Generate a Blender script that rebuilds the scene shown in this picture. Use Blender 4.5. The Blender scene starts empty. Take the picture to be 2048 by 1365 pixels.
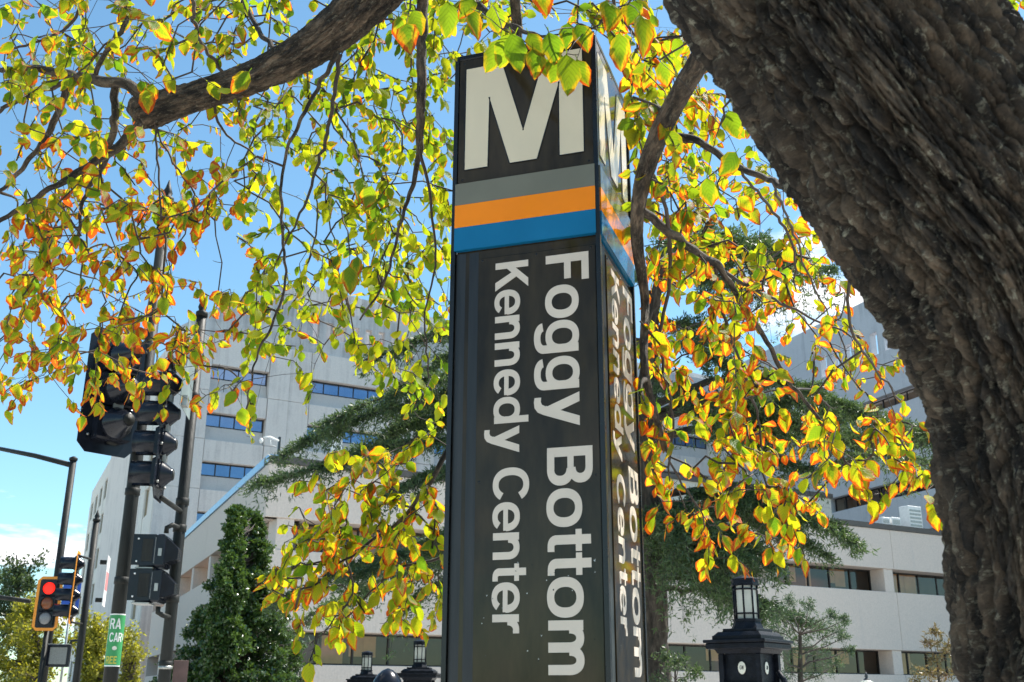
import bpy, math, random
import numpy as np
from mathutils import Matrix, Vector

random.seed(7)
rng = np.random.default_rng(11)
sc = bpy.context.scene
COL = sc.collection

# ------------------------------------------------------------------ camera, sky, sun, exposure
FPX, PITCH, ROLL, EYE = 2112.0, math.radians(18.5), 0.004, 1.6
FW = np.array([0, math.cos(PITCH), math.sin(PITCH)])
R0 = np.array([1.0, 0, 0]); U0 = np.array([0, -math.sin(PITCH), math.cos(PITCH)])
RT = math.cos(ROLL) * R0 + math.sin(ROLL) * U0
UP = math.cos(ROLL) * U0 - math.sin(ROLL) * R0
CAM = np.array([0, 0, EYE])
cd = bpy.data.cameras.new('camera'); cam = bpy.data.objects.new('camera', cd); COL.objects.link(cam)
cd.sensor_width = 36.0; cd.lens = FPX / 2048 * 36; cd.clip_start = 0.05; cd.clip_end = 3000
cam.matrix_world = Matrix(((RT[0], UP[0], -FW[0], CAM[0]), (RT[1], UP[1], -FW[1], CAM[1]), (RT[2], UP[2], -FW[2], CAM[2]), (0, 0, 0, 1)))
cd.dof.use_dof = True; cd.dof.focus_distance = 5.0; cd.dof.aperture_fstop = 9.0
sc.camera = cam

SUN_AZ, SUN_EL = math.radians(56), math.radians(57)
world = bpy.data.worlds.new('World'); sc.world = world; world.use_nodes = True
wn = world.node_tree; wl = wn.links
for n in list(wn.nodes): wn.nodes.remove(n)
w_out = wn.nodes.new('ShaderNodeOutputWorld'); w_bg = wn.nodes.new('ShaderNodeBackground')
sky = wn.nodes.new('ShaderNodeTexSky'); sky.sky_type = 'NISHITA'; sky.sun_disc = False
sky.sun_elevation = SUN_EL; sky.sun_rotation = SUN_AZ
sky.air_density = 1.0; sky.dust_density = 0.3; sky.ozone_density = 1.2
w_bg.inputs[1].default_value = 0.107
# scattered fair-weather clouds, laid out on a plane high above the ground
tc = wn.nodes.new('ShaderNodeTexCoord'); sep = wn.nodes.new('ShaderNodeSeparateXYZ'); wl.new(tc.outputs['Generated'], sep.inputs[0])
zc_ = wn.nodes.new('ShaderNodeMath'); zc_.operation = 'MAXIMUM'; zc_.inputs[1].default_value = 0.03; wl.new(sep.outputs[2], zc_.inputs[0])
zo = wn.nodes.new('ShaderNodeMath'); zo.operation = 'ADD'; zo.inputs[1].default_value = 0.12; wl.new(zc_.outputs[0], zo.inputs[0])
dx = wn.nodes.new('ShaderNodeMath'); dx.operation = 'DIVIDE'; wl.new(sep.outputs[0], dx.inputs[0]); wl.new(zo.outputs[0], dx.inputs[1])
dy = wn.nodes.new('ShaderNodeMath'); dy.operation = 'DIVIDE'; wl.new(sep.outputs[1], dy.inputs[0]); wl.new(zo.outputs[0], dy.inputs[1])
cmb = wn.nodes.new('ShaderNodeCombineXYZ'); wl.new(dx.outputs[0], cmb.inputs[0]); wl.new(dy.outputs[0], cmb.inputs[1]); cmb.inputs[2].default_value = 5.1
cn = wn.nodes.new('ShaderNodeTexNoise'); cn.inputs['Scale'].default_value = 1.5; cn.inputs['Detail'].default_value = 7; cn.inputs['Roughness'].default_value = 0.55
wl.new(cmb.outputs[0], cn.inputs['Vector'])
cr = wn.nodes.new('ShaderNodeMapRange'); cr.inputs['From Min'].default_value = 0.57; cr.inputs['From Max'].default_value = 0.66; cr.clamp = True
wl.new(cn.outputs[0], cr.inputs[0])
cm = wn.nodes.new('ShaderNodeMixRGB'); wl.new(cr.outputs[0], cm.inputs[0]); ct = wn.nodes.new('ShaderNodeMixRGB'); ct.blend_type = 'MULTIPLY'; ct.inputs[0].default_value = 1; ct.inputs[2].default_value = (0.77, 1.02, 1.0, 1); wl.new(sky.outputs[0], ct.inputs[1])
wl.new(ct.outputs[0], cm.inputs[1]); cm.inputs[2].default_value = (7.5, 7.5, 7.7, 1)
wl.new(cm.outputs[0], w_bg.inputs[0]); wl.new(w_bg.outputs[0], w_out.inputs[0])

sd = bpy.data.lights.new('sun', 'SUN'); sd.energy = 5.0; sd.angle = math.radians(0.53); sd.color = (1.0, 0.95, 0.87)
sun = bpy.data.objects.new('sun', sd); COL.objects.link(sun)
sdir = Vector((math.sin(SUN_AZ) * math.cos(SUN_EL), math.cos(SUN_AZ) * math.cos(SUN_EL), math.sin(SUN_EL)))
sun.rotation_euler = sdir.to_track_quat('Z', 'Y').to_euler(); sun.location = (0, 0, 60)
sc.view_settings.view_transform = 'Standard'; sc.view_settings.look = 'None'
sc.view_settings.exposure = 1.0; sc.view_settings.gamma = 1.0; sc.view_settings.use_curve_mapping = False
sc.render.engine = 'CYCLES'
sc.cycles.use_denoising = True
sc.cycles.max_bounces = 10; sc.cycles.transmission_bounces = 8; sc.cycles.transparent_max_bounces = 12; sc.cycles.diffuse_bounces = 5

# ------------------------------------------------------------------ helpers
def ray(x, y): return FW + RT * (x - 1024) / FPX - UP * (y - 682.5) / FPX
def P(x, y, d): return CAM + ray(x, y) * d                     # a point seen at photo pixel x,y at distance d along the view
def vec(p): return np.asarray(p, float)
def norm(v):
    v = np.asarray(v, float); return v / max(1e-9, np.linalg.norm(v))

def empty(name, loc, label=None, cat=None, group=None):
    o = bpy.data.objects.new(name, None); COL.objects.link(o); o.location = tuple(loc); o.empty_display_size = 0.2
    return tag(o, label, cat, group)
def tag(o, label=None, cat=None, group=None, kind=None):
    if label: o['label'] = label
    if cat: o['category'] = cat
    if group: o['group'] = group
    if kind: o['kind'] = kind
    return o
def wloc(o):
    p = np.zeros(3)
    while o is not None: p = p + np.array(o.location); o = o.parent
    return p
def copy_tree(o, parent=None):
    c = o.copy(); COL.objects.link(c); c.parent = parent
    for ch in o.children: copy_tree(ch, c)
    return c

def mesh_np(name, V, F, mat, parent=None, smooth=False, attrs=None, uv=None):
    """one mesh object from numpy arrays; V in world coordinates, F (n,3) or (n,4)"""
    V = np.asarray(V, np.float32); F = np.asarray(F, np.int32)
    org = wloc(parent) if parent else np.zeros(3)
    me = bpy.data.meshes.new(name)
    me.vertices.add(len(V)); me.vertices.foreach_set('co', (V - org.astype(np.float32)).ravel())
    n, k = F.shape
    me.loops.add(n * k); me.loops.foreach_set('vertex_index', F.ravel())
    me.polygons.add(n); me.polygons.foreach_set('loop_start', np.arange(0, n * k, k, dtype=np.int32))
    me.polygons.foreach_set('loop_total', np.full(n, k, np.int32))
    if smooth: me.polygons.foreach_set('use_smooth', np.ones(n, bool))
    if attrs:
        for an, av in attrs.items():
            a = me.attributes.new(an, 'FLOAT', 'POINT'); a.data.foreach_set('value', np.asarray(av, np.float32))
    if uv is not None:
        l = me.uv_layers.new(name='UVMap'); l.data.foreach_set('uv', np.asarray(uv, np.float32)[F.ravel()].ravel())
    me.update(calc_edges=True); me.validate()
    me.materials.append(mat)
    o = bpy.data.objects.new(name, me); COL.objects.link(o)
    if parent: o.parent = parent
    return o

class Frame:
    """local axes: x along, y inward, z up; pt() gives world coordinates"""
    def __init__(s, o, ex, ey, ez=(0, 0, 1)):
        s.o, s.ex, s.ey, s.ez = vec(o), vec(ex), vec(ey), vec(ez)
    def pt(s, x, y, z): return s.o + s.ex * x + s.ey * y + s.ez * z
WORLD = Frame((0, 0, 0), (1, 0, 0), (0, 1, 0))
def yaw_frame(o, a):
    return Frame(o, (math.cos(a), math.sin(a), 0), (-math.sin(a), math.cos(a), 0))

class MB:
    def __init__(s, fr=WORLD): s.v, s.f, s.fr, s.sm = [], [], fr, []
    def add(s, pts, faces, smooth=False, raw=False):
        b = len(s.v)
        s.v += [tuple(p) if raw else tuple(s.fr.pt(*p)) for p in pts]
        s.f += [tuple(b + i for i in f) for f in faces]; s.sm += [smooth] * len(faces)
        return s
    def box(s, x0, x1, y0, y1, z0, z1):
        p = [(x, y, z) for z in (z0, z1) for y in (y0, y1) for x in (x0, x1)]
        return s.add(p, [(0, 2, 3, 1), (4, 5, 7, 6), (0, 1, 5, 4), (2, 6, 7, 3), (0, 4, 6, 2), (1, 3, 7, 5)])
    def bbox(s, x0, x1, y0, y1, z0, z1, b=0.01):
        """box with bevelled vertical and horizontal front edges"""
        xs = ((x0 + b, x1 - b, y0 + b, y1 - b, z0), (x0, x1, y0, y1, z0 + b), (x0, x1, y0, y1, z1 - b), (x0 + b, x1 - b, y0 + b, y1 - b, z1))
        p = []
        for a0, a1, c0, c1, z in xs: p += [(a0, c0, z), (a1, c0, z), (a1, c1, z), (a0, c1, z)]
        f = [(3, 2, 1, 0), (12, 13, 14, 15)]
        for r in range(3):
            for i in range(4):
                j = (i + 1) % 4; f.append((r * 4 + i, r * 4 + j, r * 4 + 4 + j, r * 4 + 4 + i))
        return s.add(p, f)
    def frustum(s, cx, cy, z0, z1, a0, b0, a1, b1):
        p = [(cx - a0, cy - b0, z0), (cx + a0, cy - b0, z0), (cx + a0, cy + b0, z0), (cx - a0, cy + b0, z0),
             (cx - a1, cy - b1, z1), (cx + a1, cy - b1, z1), (cx + a1, cy + b1, z1), (cx - a1, cy + b1, z1)]
        return s.add(p, [(3, 2, 1, 0), (4, 5, 6, 7), (0, 1, 5, 4), (1, 2, 6, 5), (2, 3, 7, 6), (3, 0, 4, 7)])
    def prism(s, poly, y0, y1):
        """polygon in x,z extruded along y"""
        n = len(poly)
        p = [(x, y0, z) for x, z in poly] + [(x, y1, z) for x, z in poly]
        f = [tuple(range(n)), tuple(range(2 * n - 1, n - 1, -1))]
        f += [(i, i + n, (i + 1) % n + n, (i + 1) % n) for i in range(n)]
        return s.add(p, f)
    def lathe(s, o, axis, prof, seg=16, smooth=True, phase=0.0, raw=False):
        """prof: (distance along axis, radius); o and axis in frame coordinates"""
        a = norm(axis); t = norm(np.cross(a, (0.13, 0.27, 0.95) if abs(a[2]) < 0.9 else (1, 0, 0.0))); b = np.cross(a, t)
        p, f = [], []
        for h, r in prof:
            for i in range(seg):
                w = phase + 2 * math.pi * i / seg; p.append(tuple(vec(o) + a * h + (t * math.cos(w) + b * math.sin(w)) * r))
        for k in range(len(prof) - 1):
            for i in range(seg):
                j = (i + 1) % seg; f.append((k * seg + i, k * seg + j, (k + 1) * seg + j, (k + 1) * seg + i))
        f.append(tuple(range(seg - 1, -1, -1))); f.append(tuple((len(prof) - 1) * seg + i for i in range(seg)))
        return s.add(p, f, smooth, raw)
    def tube(s, pts, rad, seg=10, raw=True):
        pts = [vec(q) for q in pts]; n = len(pts)
        if not hasattr(rad, '__len__'): rad = [rad] * n
        p, f = [], []; t = None
        for k in range(n):
            d = norm(pts[min(k + 1, n - 1)] - pts[max(k - 1, 0)])
            if t is None: t = norm(np.cross(d, (0.3, 0.2, 0.9) if abs(d[2]) < 0.9 else (1, 0.1, 0)))
            t = norm(t - d * (t @ d)); b = np.cross(d, t)
            for i in range(seg):
                w = 2 * math.pi * i / seg; p.append(tuple(pts[k] + (t * math.cos(w) + b * math.sin(w)) * rad[k]))
        for k in range(n - 1):
            for i in range(seg):
                j = (i + 1) % seg; f.append((k * seg + i, k * seg + j, (k + 1) * seg + j, (k + 1) * seg + i))
        f.append(tuple(range(seg - 1, -1, -1))); f.append(tuple((n - 1) * seg + i for i in range(seg)))
        return s.add(p, f, True, raw)
    def build(s, name, mat, parent=None):
        org = wloc(parent) if parent else np.zeros(3)
        me = bpy.data.meshes.new(name)
        me.from_pydata([tuple(vec(q) - org) for q in s.v], [], s.f)
        me.polygons.foreach_set('use_smooth', s.sm)
        me.update(); me.materials.append(mat)
        import bmesh
        bm = bmesh.new(); bm.from_mesh(me); bmesh.ops.recalc_face_normals(bm, faces=bm.faces); bm.to_mesh(me); bm.free()
        o = bpy.data.objects.new(name, me); COL.objects.link(o)
        if parent: o.parent = parent
        return o

def vnoise(p, seed=0):
    """smooth value noise, p (n,3) -> 0..1"""
    p = np.asarray(p, float); i = np.floor(p).astype(np.int64); f = p - i; f = f * f * (3 - 2 * f)
    def h(a, b, c):
        n = (a * 374761393 + b * 668265263 + c * 2147483647 + seed * 1274126177) & 0xffffffff
        n = ((n ^ (n >> 13)) * 1274126177) & 0xffffffff
        return ((n ^ (n >> 16)) & 0xffff) / 65535.0
    r = 0
    for a in (0, 1):
        for b in (0, 1):
            for c in (0, 1):
                w = (f[:, 0] if a else 1 - f[:, 0]) * (f[:, 1] if b else 1 - f[:, 1]) * (f[:, 2] if c else 1 - f[:, 2])
                r = r + w * h(i[:, 0] + a, i[:, 1] + b, i[:, 2] + c)
    return r

# ------------------------------------------------------------------ materials
def new_mat(name):
    m = bpy.data.materials.new(name); m.use_nodes = True
    nt = m.node_tree
    return m, nt, nt.nodes['Principled BSDF'], nt.nodes['Material Output']
def node(nt, t, **kw):
    n = nt.nodes.new(t)
    for k, v in kw.items(): setattr(n, k, v)
    return n
def ramp(nt, stops):
    r = nt.nodes.new('ShaderNodeValToRGB'); e = r.color_ramp.elements
    while len(e) > 1: e.remove(e[0])
    e[0].position = stops[0][0]; e[0].color = (*stops[0][1], 1)
    for p_, c in stops[1:]:
        x = e.new(p_); x.color = (*c, 1)
    return r
def simple(name, c, rough=0.5, metal=0.0, var=0.25, scale=6.0, stretch=(1, 1, 1), bump=0.0, bscale=40.0, spec=0.5, coat=0.0):
    m, nt, b, out = new_mat(name); L = nt.links
    t = node(nt, 'ShaderNodeTexCoord'); mp = node(nt, 'ShaderNodeMapping'); mp.inputs['Scale'].default_value = stretch
    L.new(t.outputs['Object'], mp.inputs[0])
    no = node(nt, 'ShaderNodeTexNoise'); no.inputs['Scale'].default_value = scale; no.inputs['Detail'].default_value = 6; no.inputs['Roughness'].default_value = 0.6
    L.new(mp.outputs[0], no.inputs['Vector'])
    lo = tuple(x * (1 - var) for x in c); hi = tuple(min(1, x * (1 + var)) for x in c)
    r = ramp(nt, [(0.3, lo), (0.7, hi)]); L.new(no.outputs[0], r.inputs[0]); L.new(r.outputs[0], b.inputs['Base Color'])
    mr = node(nt, 'ShaderNodeMapRange'); mr.inputs['To Min'].default_value = max(0.02, rough - 0.1); mr.inputs['To Max'].default_value = min(1, rough + 0.12)
    L.new(no.outputs[0], mr.inputs[0]); L.new(mr.outputs[0], b.inputs['Roughness'])
    b.inputs['Metallic'].default_value = metal; b.inputs['Specular IOR Level'].default_value = spec
    if coat: b.inputs['Coat Weight'].default_value = coat; b.inputs['Coat Roughness'].default_value = 0.03
    if bump:
        n2 = node(nt, 'ShaderNodeTexNoise'); n2.inputs['Scale'].default_value = bscale; n2.inputs['Detail'].default_value = 5
        L.new(mp.outputs[0], n2.inputs['Vector'])
        bp = node(nt, 'ShaderNodeBump'); bp.inputs['Strength'].default_value = bump; bp.inputs['Distance'].default_value = 0.02
        L.new(n2.outputs[0], bp.inputs['Height']); L.new(bp.outputs[0], b.inputs['Normal'])
    return m

def concrete(name, base, stain, amount, streak=0.5, seed=0.0, board=0.0):
    """precast concrete: mottling, rain streaks that run down, fine vertical board marks"""
    m, nt, b, out = new_mat(name); L = nt.links
    t = node(nt, 'ShaderNodeTexCoord')
    geo = node(nt, 'ShaderNodeNewGeometry')
    n1 = node(nt, 'ShaderNodeTexNoise'); n1.inputs['Scale'].default_value = 0.35; n1.inputs['Detail'].default_value = 8; n1.inputs['Roughness'].default_value = 0.65
    L.new(geo.outputs['Position'], n1.inputs['Vector'])
    mp = node(nt, 'ShaderNodeMapping'); mp.inputs['Scale'].default_value = (1.5, 1.5, 0.06); mp.inputs['Location'].default_value = (seed, seed, 0)
    L.new(geo.outputs['Position'], mp.inputs[0])
    n2 = node(nt, 'ShaderNodeTexNoise'); n2.inputs['Scale'].default_value = 1.6; n2.inputs['Detail'].default_value = 9; n2.inputs['Roughness'].default_value = 0.7
    L.new(mp.outputs[0], n2.inputs['Vector'])
    mu = node(nt, 'ShaderNodeMath', operation='MULTIPLY'); L.new(n1.outputs[0], mu.inputs[0]); L.new(n2.outputs[0], mu.inputs[1])
    mr = node(nt, 'ShaderNodeMapRange'); mr.inputs['From Min'].default_value = 0.34 - 0.16 * streak; mr.inputs['From Max'].default_value = 0.42; mr.inputs['To Max'].default_value = amount; mr.clamp = True
    L.new(mu.outputs[0], mr.inputs[0])
    mx = node(nt, 'ShaderNodeMixRGB'); mx.inputs[1].default_value = (*base, 1); mx.inputs[2].default_value = (*stain, 1); L.new(mr.outputs[0], mx.inputs[0])
    n3 = node(nt, 'ShaderNodeTexNoise'); n3.inputs['Scale'].default_value = 14; n3.inputs['Detail'].default_value = 6; L.new(geo.outputs['Position'], n3.inputs['Vector'])
    r3 = ramp(nt, [(0.3, (0.9, 0.9, 0.9)), (0.7, (1.04, 1.04, 1.04))]); L.new(n3.outputs[0], r3.inputs[0])
    m2 = node(nt, 'ShaderNodeMixRGB', blend_type='MULTIPLY'); m2.inputs[0].default_value = 1; L.new(mx.outputs[0], m2.inputs[1]); L.new(r3.outputs[0], m2.inputs[2])
    L.new(m2.outputs[0], b.inputs['Base Color']); b.inputs['Roughness'].default_value = 0.85
    mpb = node(nt, 'ShaderNodeMapping'); mpb.inputs['Scale'].default_value = (9, 9, 0.15); L.new(geo.outputs['Position'], mpb.inputs[0])
    n4 = node(nt, 'ShaderNodeTexNoise'); n4.inputs['Scale'].default_value = 2.0; n4.inputs['Detail'].default_value = 4; L.new(mpb.outputs[0], n4.inputs['Vector'])
    bp = node(nt, 'ShaderNodeBump'); bp.inputs['Strength'].default_value = 0.25 + board; bp.inputs['Distance'].default_value = 0.03
    L.new(n4.outputs[0], bp.inputs['Height']); L.new(bp.outputs[0], b.inputs['Normal'])
    return m

def bark(name, dark, light, scale, fleck=0.0, stretch=0.25):
    m, nt, b, out = new_mat(name); L = nt.links
    t = node(nt, 'ShaderNodeAttribute', attribute_name='bk')
    mp = node(nt, 'ShaderNodeMapping'); mp.inputs['Scale'].default_value = (1, 1, stretch); L.new(t.outputs['Vector'], mp.inputs[0])
    n1 = node(nt, 'ShaderNodeTexNoise'); n1.inputs['Scale'].default_value = scale; n1.inputs['Detail'].default_value = 10; n1.inputs['Roughness'].default_value = 0.7
    L.new(mp.outputs[0], n1.inputs['Vector'])
    r = ramp(nt, [(0.40, dark), (0.50, tuple((a + .5 * c) / 1.5 for a, c in zip(dark, light))), (0.62, light)]); L.new(n1.outputs[0], r.inputs[0])
    vo = node(nt, 'ShaderNodeTexNoise'); vo.inputs['Scale'].default_value = 3.5 * scale; vo.inputs['Detail'].default_value = 8; vo.inputs['Roughness'].default_value = 0.75; mp2 = node(nt, 'ShaderNodeMapping'); mp2.inputs['Scale'].default_value = (1, 1, 0.45); L.new(t.outputs['Vector'], mp2.inputs[0]); L.new(mp2.outputs[0], vo.inputs['Vector'])
    col = r.outputs[0]
    if fleck:
        mr = node(nt, 'ShaderNodeMapRange'); mr.inputs['From Min'].default_value = 0.55; mr.inputs['From Max'].default_value = 0.63; mr.inputs['To Max'].default_value = fleck; mr.clamp = True  # pale flecks where the fine noise runs high
        L.new(vo.outputs[0], mr.inputs[0])
        mx = node(nt, 'ShaderNodeMixRGB'); L.new(mr.outputs[0], mx.inputs[0]); L.new(col, mx.inputs[1]); mx.inputs[2].default_value = (0.33, 0.32, 0.25, 1)
        col = mx.outputs[0]
    tn = node(nt, 'ShaderNodeAttribute', attribute_name='tone'); tr_ = ramp(nt, [(0.15, (.35, .34, .33)), (0.85, (1.55, 1.5, 1.42))]); L.new(tn.outputs['Fac'], tr_.inputs[0])
    tm = node(nt, 'ShaderNodeMixRGB', blend_type='MULTIPLY'); tm.inputs[0].default_value = 1; L.new(col, tm.inputs[1]); L.new(tr_.outputs[0], tm.inputs[2])
    L.new(tm.outputs[0], b.inputs['Base Color']); b.inputs['Roughness'].default_value = 0.8
    ad = node(nt, 'ShaderNodeMath', operation='ADD'); L.new(n1.outputs[0], ad.inputs[0]); L.new(vo.outputs[0], ad.inputs[1])
    bp = node(nt, 'ShaderNodeBump'); bp.inputs['Strength'].default_value = 1.0; bp.inputs['Distance'].default_value = 0.7 / scale
    L.new(ad.outputs[0], bp.inputs['Height']); L.new(bp.outputs[0], b.inputs['Normal'])
    return m

def leaf_mat():
    """elm-like leaf: yellow green, rim browned to orange; thin, so light comes through"""
    m, nt, b, out = new_mat('autumn_leaf'); L = nt.links
    uv = node(nt, 'ShaderNodeUVMap'); uv.uv_map = 'UVMap'
    a_r = node(nt, 'ShaderNodeAttribute', attribute_name='rnd'); a_a = node(nt, 'ShaderNodeAttribute', attribute_name='aut')
    s = node(nt, 'ShaderNodeSeparateXYZ'); L.new(uv.outputs[0], s.inputs[0])      # x: 0 midrib .. 1 rim, y: 0 base .. 1 tip (x signed kept in sgn)
    ab = node(nt, 'ShaderNodeMath', operation='ABSOLUTE'); L.new(s.outputs[0], ab.inputs[0])
    # distance-to-rim measure: |x| high or y high
    tp = node(nt, 'ShaderNodeMapRange'); tp.inputs['From Min'].default_value = 0.25; tp.inputs['From Max'].default_value = 1.0; tp.inputs['To Max'].default_value = 1.0; tp.clamp = True
    L.new(s.outputs[1], tp.inputs[0])
    tp2 = node(nt, 'ShaderNodeMath', operation='MULTIPLY'); tp2.inputs[1].default_value = 0.55; L.new(tp.outputs[0], tp2.inputs[0])
    e0 = node(nt, 'ShaderNodeMath', operation='MULTIPLY'); e0.inputs[1].default_value = 0.75; L.new(ab.outputs[0], e0.inputs[0])
    e1 = node(nt, 'ShaderNodeMath', operation='ADD'); L.new(e0.outputs[0], e1.inputs[0]); L.new(tp2.outputs[0], e1.inputs[1])
    no = node(nt, 'ShaderNodeTexNoise', noise_dimensions='4D'); no.inputs['Scale'].default_value = 3.6; no.inputs['Detail'].default_value = 7; no.inputs['Roughness'].default_value = 0.6
    L.new(uv.outputs[0], no.inputs['Vector'])
    wv = node(nt, 'ShaderNodeMath', operation='MULTIPLY'); wv.inputs[1].default_value = 57.0; L.new(a_r.outputs['Fac'], wv.inputs[0]); L.new(wv.outputs[0], no.inputs['W'])
    nn = node(nt, 'ShaderNodeMath', operation='MULTIPLY_ADD'); nn.inputs[1].default_value = 1.3; nn.inputs[2].default_value = -0.65; L.new(no.outputs[0], nn.inputs[0])
    e2 = node(nt, 'ShaderNodeMath', operation='ADD'); L.new(e1.outputs[0], e2.inputs[0]); L.new(nn.outputs[0], e2.inputs[1])
    e3 = node(nt, 'ShaderNodeMath', operation='ADD'); L.new(e2.outputs[0], e3.inputs[0]); L.new(a_a.outputs['Fac'], e3.inputs[1])   # aut shifts the rim inwards
    mask = node(nt, 'ShaderNodeMapRange'); mask.inputs['From Min'].default_value = 0.98; mask.inputs['From Max'].default_value = 1.14; mask.clamp = True
    L.new(e3.outputs[0], mask.inputs[0])
    yel = node(nt, 'ShaderNodeMapRange'); yel.inputs['From Min'].default_value = 0.62; yel.inputs['From Max'].default_value = 1.05; yel.clamp = True
    L.new(e3.outputs[0], yel.inputs[0])
    def chain(green0, green1, yellow, orange0, orange1):
        g = node(nt, 'ShaderNodeMixRGB'); g.inputs[1].default_value = (*green0, 1); g.inputs[2].default_value = (*green1, 1); L.new(a_r.outputs['Fac'], g.inputs[0])
        y = node(nt, 'ShaderNodeMixRGB'); y.inputs[2].default_value = (*yellow, 1); L.new(yel.outputs[0], y.inputs[0]); L.new(g.outputs[0], y.inputs[1])
        o = node(nt, 'ShaderNodeMixRGB'); o.inputs[1].default_value = (*orange0, 1); o.inputs[2].default_value = (*orange1, 1); L.new(no.outputs[0], o.inputs[0])
        z = node(nt, 'ShaderNodeMixRGB'); L.new(mask.outputs[0], z.inputs[0]); L.new(y.outputs[0], z.inputs[1]); L.new(o.outputs[0], z.inputs[2])
        return z
    refl = chain((0.05, 0.11, 0.010), (0.12, 0.17, 0.016), (0.26, 0.20, 0.02), (0.30, 0.07, 0.012), (0.15, 0.035, 0.012))
    tran = chain((0.15, 0.30, 0.008), (0.58, 0.58, 0.010), (0.82, 0.50, 0.010), (0.80, 0.15, 0.006), (0.55, 0.07, 0.008))
    # pale veins running from the midrib to the rim
    vv = node(nt, 'ShaderNodeMath', operation='MULTIPLY_ADD'); vv.inputs[1].default_value = -0.32; L.new(ab.outputs[0], vv.inputs[0]); L.new(s.outputs[1], vv.inputs[2])
    v2 = node(nt, 'ShaderNodeMath', operation='MULTIPLY'); v2.inputs[1].default_value = 46.0; L.new(vv.outputs[0], v2.inputs[0])
    v2b = node(nt, 'ShaderNodeMath', operation='MULTIPLY_ADD'); v2b.inputs[1].default_value = 5.0; L.new(no.outputs[0], v2b.inputs[0]); L.new(v2.outputs[0], v2b.inputs[2])
    v3 = node(nt, 'ShaderNodeMath', operation='SINE'); L.new(v2b.outputs[0], v3.inputs[0])
    v4 = node(nt, 'ShaderNodeMapRange'); v4.inputs['From Min'].default_value = 0.2; v4.inputs['From Max'].default_value = 1.0; v4.inputs['To Min'].default_value = 1.06; v4.inputs['To Max'].default_value = 0.84; v4.clamp = True
    L.new(v3.outputs[0], v4.inputs[0])
    t2 = node(nt, 'ShaderNodeMixRGB', blend_type='MULTIPLY'); t2.inputs[0].default_value = 1; L.new(tran.outputs[0], t2.inputs[1]); L.new(v4.outputs[0], t2.inputs[2])
    bp = node(nt, 'ShaderNodeBump'); bp.inputs['Strength'].default_value = 0.35; bp.inputs['Distance'].default_value = 0.002; L.new(v3.outputs[0], bp.inputs['Height'])
    L.new(refl.outputs[0], b.inputs['Base Color']); b.inputs['Roughness'].default_value = 0.5; b.inputs['Specular IOR Level'].default_value = 0.35; L.new(bp.outputs[0], b.inputs['Normal'])
    tr = node(nt, 'ShaderNodeBsdfTranslucent'); L.new(t2.outputs[0], tr.inputs[0])
    mx = node(nt, 'ShaderNodeMixShader'); mx.inputs[0].default_value = 0.66; L.new(b.outputs[0], mx.inputs[1]); L.new(tr.outputs[0], mx.inputs[2])
    L.new(mx.outputs[0], out.inputs[0])
    return m

def foliage_mat(name, c0, c1, tcol, tr_w=0.4, rough=0.5, spec=0.4):
    m, nt, b, out = new_mat(name); L = nt.links
    a = node(nt, 'ShaderNodeAttribute', attribute_name='rnd')
    r = ramp(nt, [(0.0, c0), (1.0, c1)]); L.new(a.outputs['Fac'], r.inputs[0]); L.new(r.outputs[0], b.inputs['Base Color'])
    b.inputs['Roughness'].default_value = rough; b.inputs['Specular IOR Level'].default_value = spec
    tr = node(nt, 'ShaderNodeBsdfTranslucent')
    r2 = ramp(nt, [(0.0, tuple(x * 0.6 for x in tcol)), (1.0, tcol)]); L.new(a.outputs['Fac'], r2.inputs[0]); L.new(r2.outputs[0], tr.inputs[0])
    mx = node(nt, 'ShaderNodeMixShader'); mx.inputs[0].default_value = tr_w; L.new(b.outputs[0], mx.inputs[1]); L.new(tr.outputs[0], mx.inputs[2]); L.new(mx.outputs[0], out.inputs[0])
    return m

def clear_glass(name, tint, refl_rough=0.02, ior=1.6):
    m, nt, b, out = new_mat(name); L = nt.links
    tr = node(nt, 'ShaderNodeBsdfTransparent'); tr.inputs[0].default_value = (*tint, 1)
    gl = node(nt, 'ShaderNodeBsdfGlossy'); gl.inputs['Roughness'].default_value = refl_rough
    no = node(nt, 'ShaderNodeTexNoise'); no.inputs['Scale'].default_value = 0.7; bp = node(nt, 'ShaderNodeBump'); bp.inputs['Strength'].default_value = 0.05; L.new(no.outputs[0], bp.inputs['Height']); L.new(bp.outputs[0], gl.inputs['Normal'])
    lw = node(nt, 'ShaderNodeLayerWeight'); lw.inputs[0].default_value = 0.5
    pw_ = node(nt, 'ShaderNodeMath', operation='POWER'); pw_.inputs[1].default_value = 4.0; L.new(lw.outputs['Facing'], pw_.inputs[0])
    fr = node(nt, 'ShaderNodeMath', operation='MULTIPLY_ADD'); fr.inputs[1].default_value = 0.9; fr.inputs[2].default_value = 0.07; L.new(pw_.outputs[0], fr.inputs[0])
    mx = node(nt, 'ShaderNodeMixShader'); L.new(fr.outputs[0], mx.inputs[0]); L.new(tr.outputs[0], mx.inputs[1]); L.new(gl.outputs[0], mx.inputs[2]); L.new(mx.outputs[0], out.inputs[0])
    return m

def emit(name, c, strength):
    m, nt, b, out = new_mat(name); L = nt.links
    b.inputs['Base Color'].default_value = (c[0] * .3, c[1] * .3, c[2] * .3, 1)
    no = node(nt, 'ShaderNodeTexVoronoi'); no.inputs['Scale'].default_value = 60
    r = ramp(nt, [(0.0, c), (1.0, tuple(x * 0.7 for x in c))]); L.new(no.outputs['Distance'], r.inputs[0]); L.new(r.outputs[0], b.inputs['Emission Color'])
    b.inputs['Emission Strength'].default_value = strength
    return m

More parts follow.
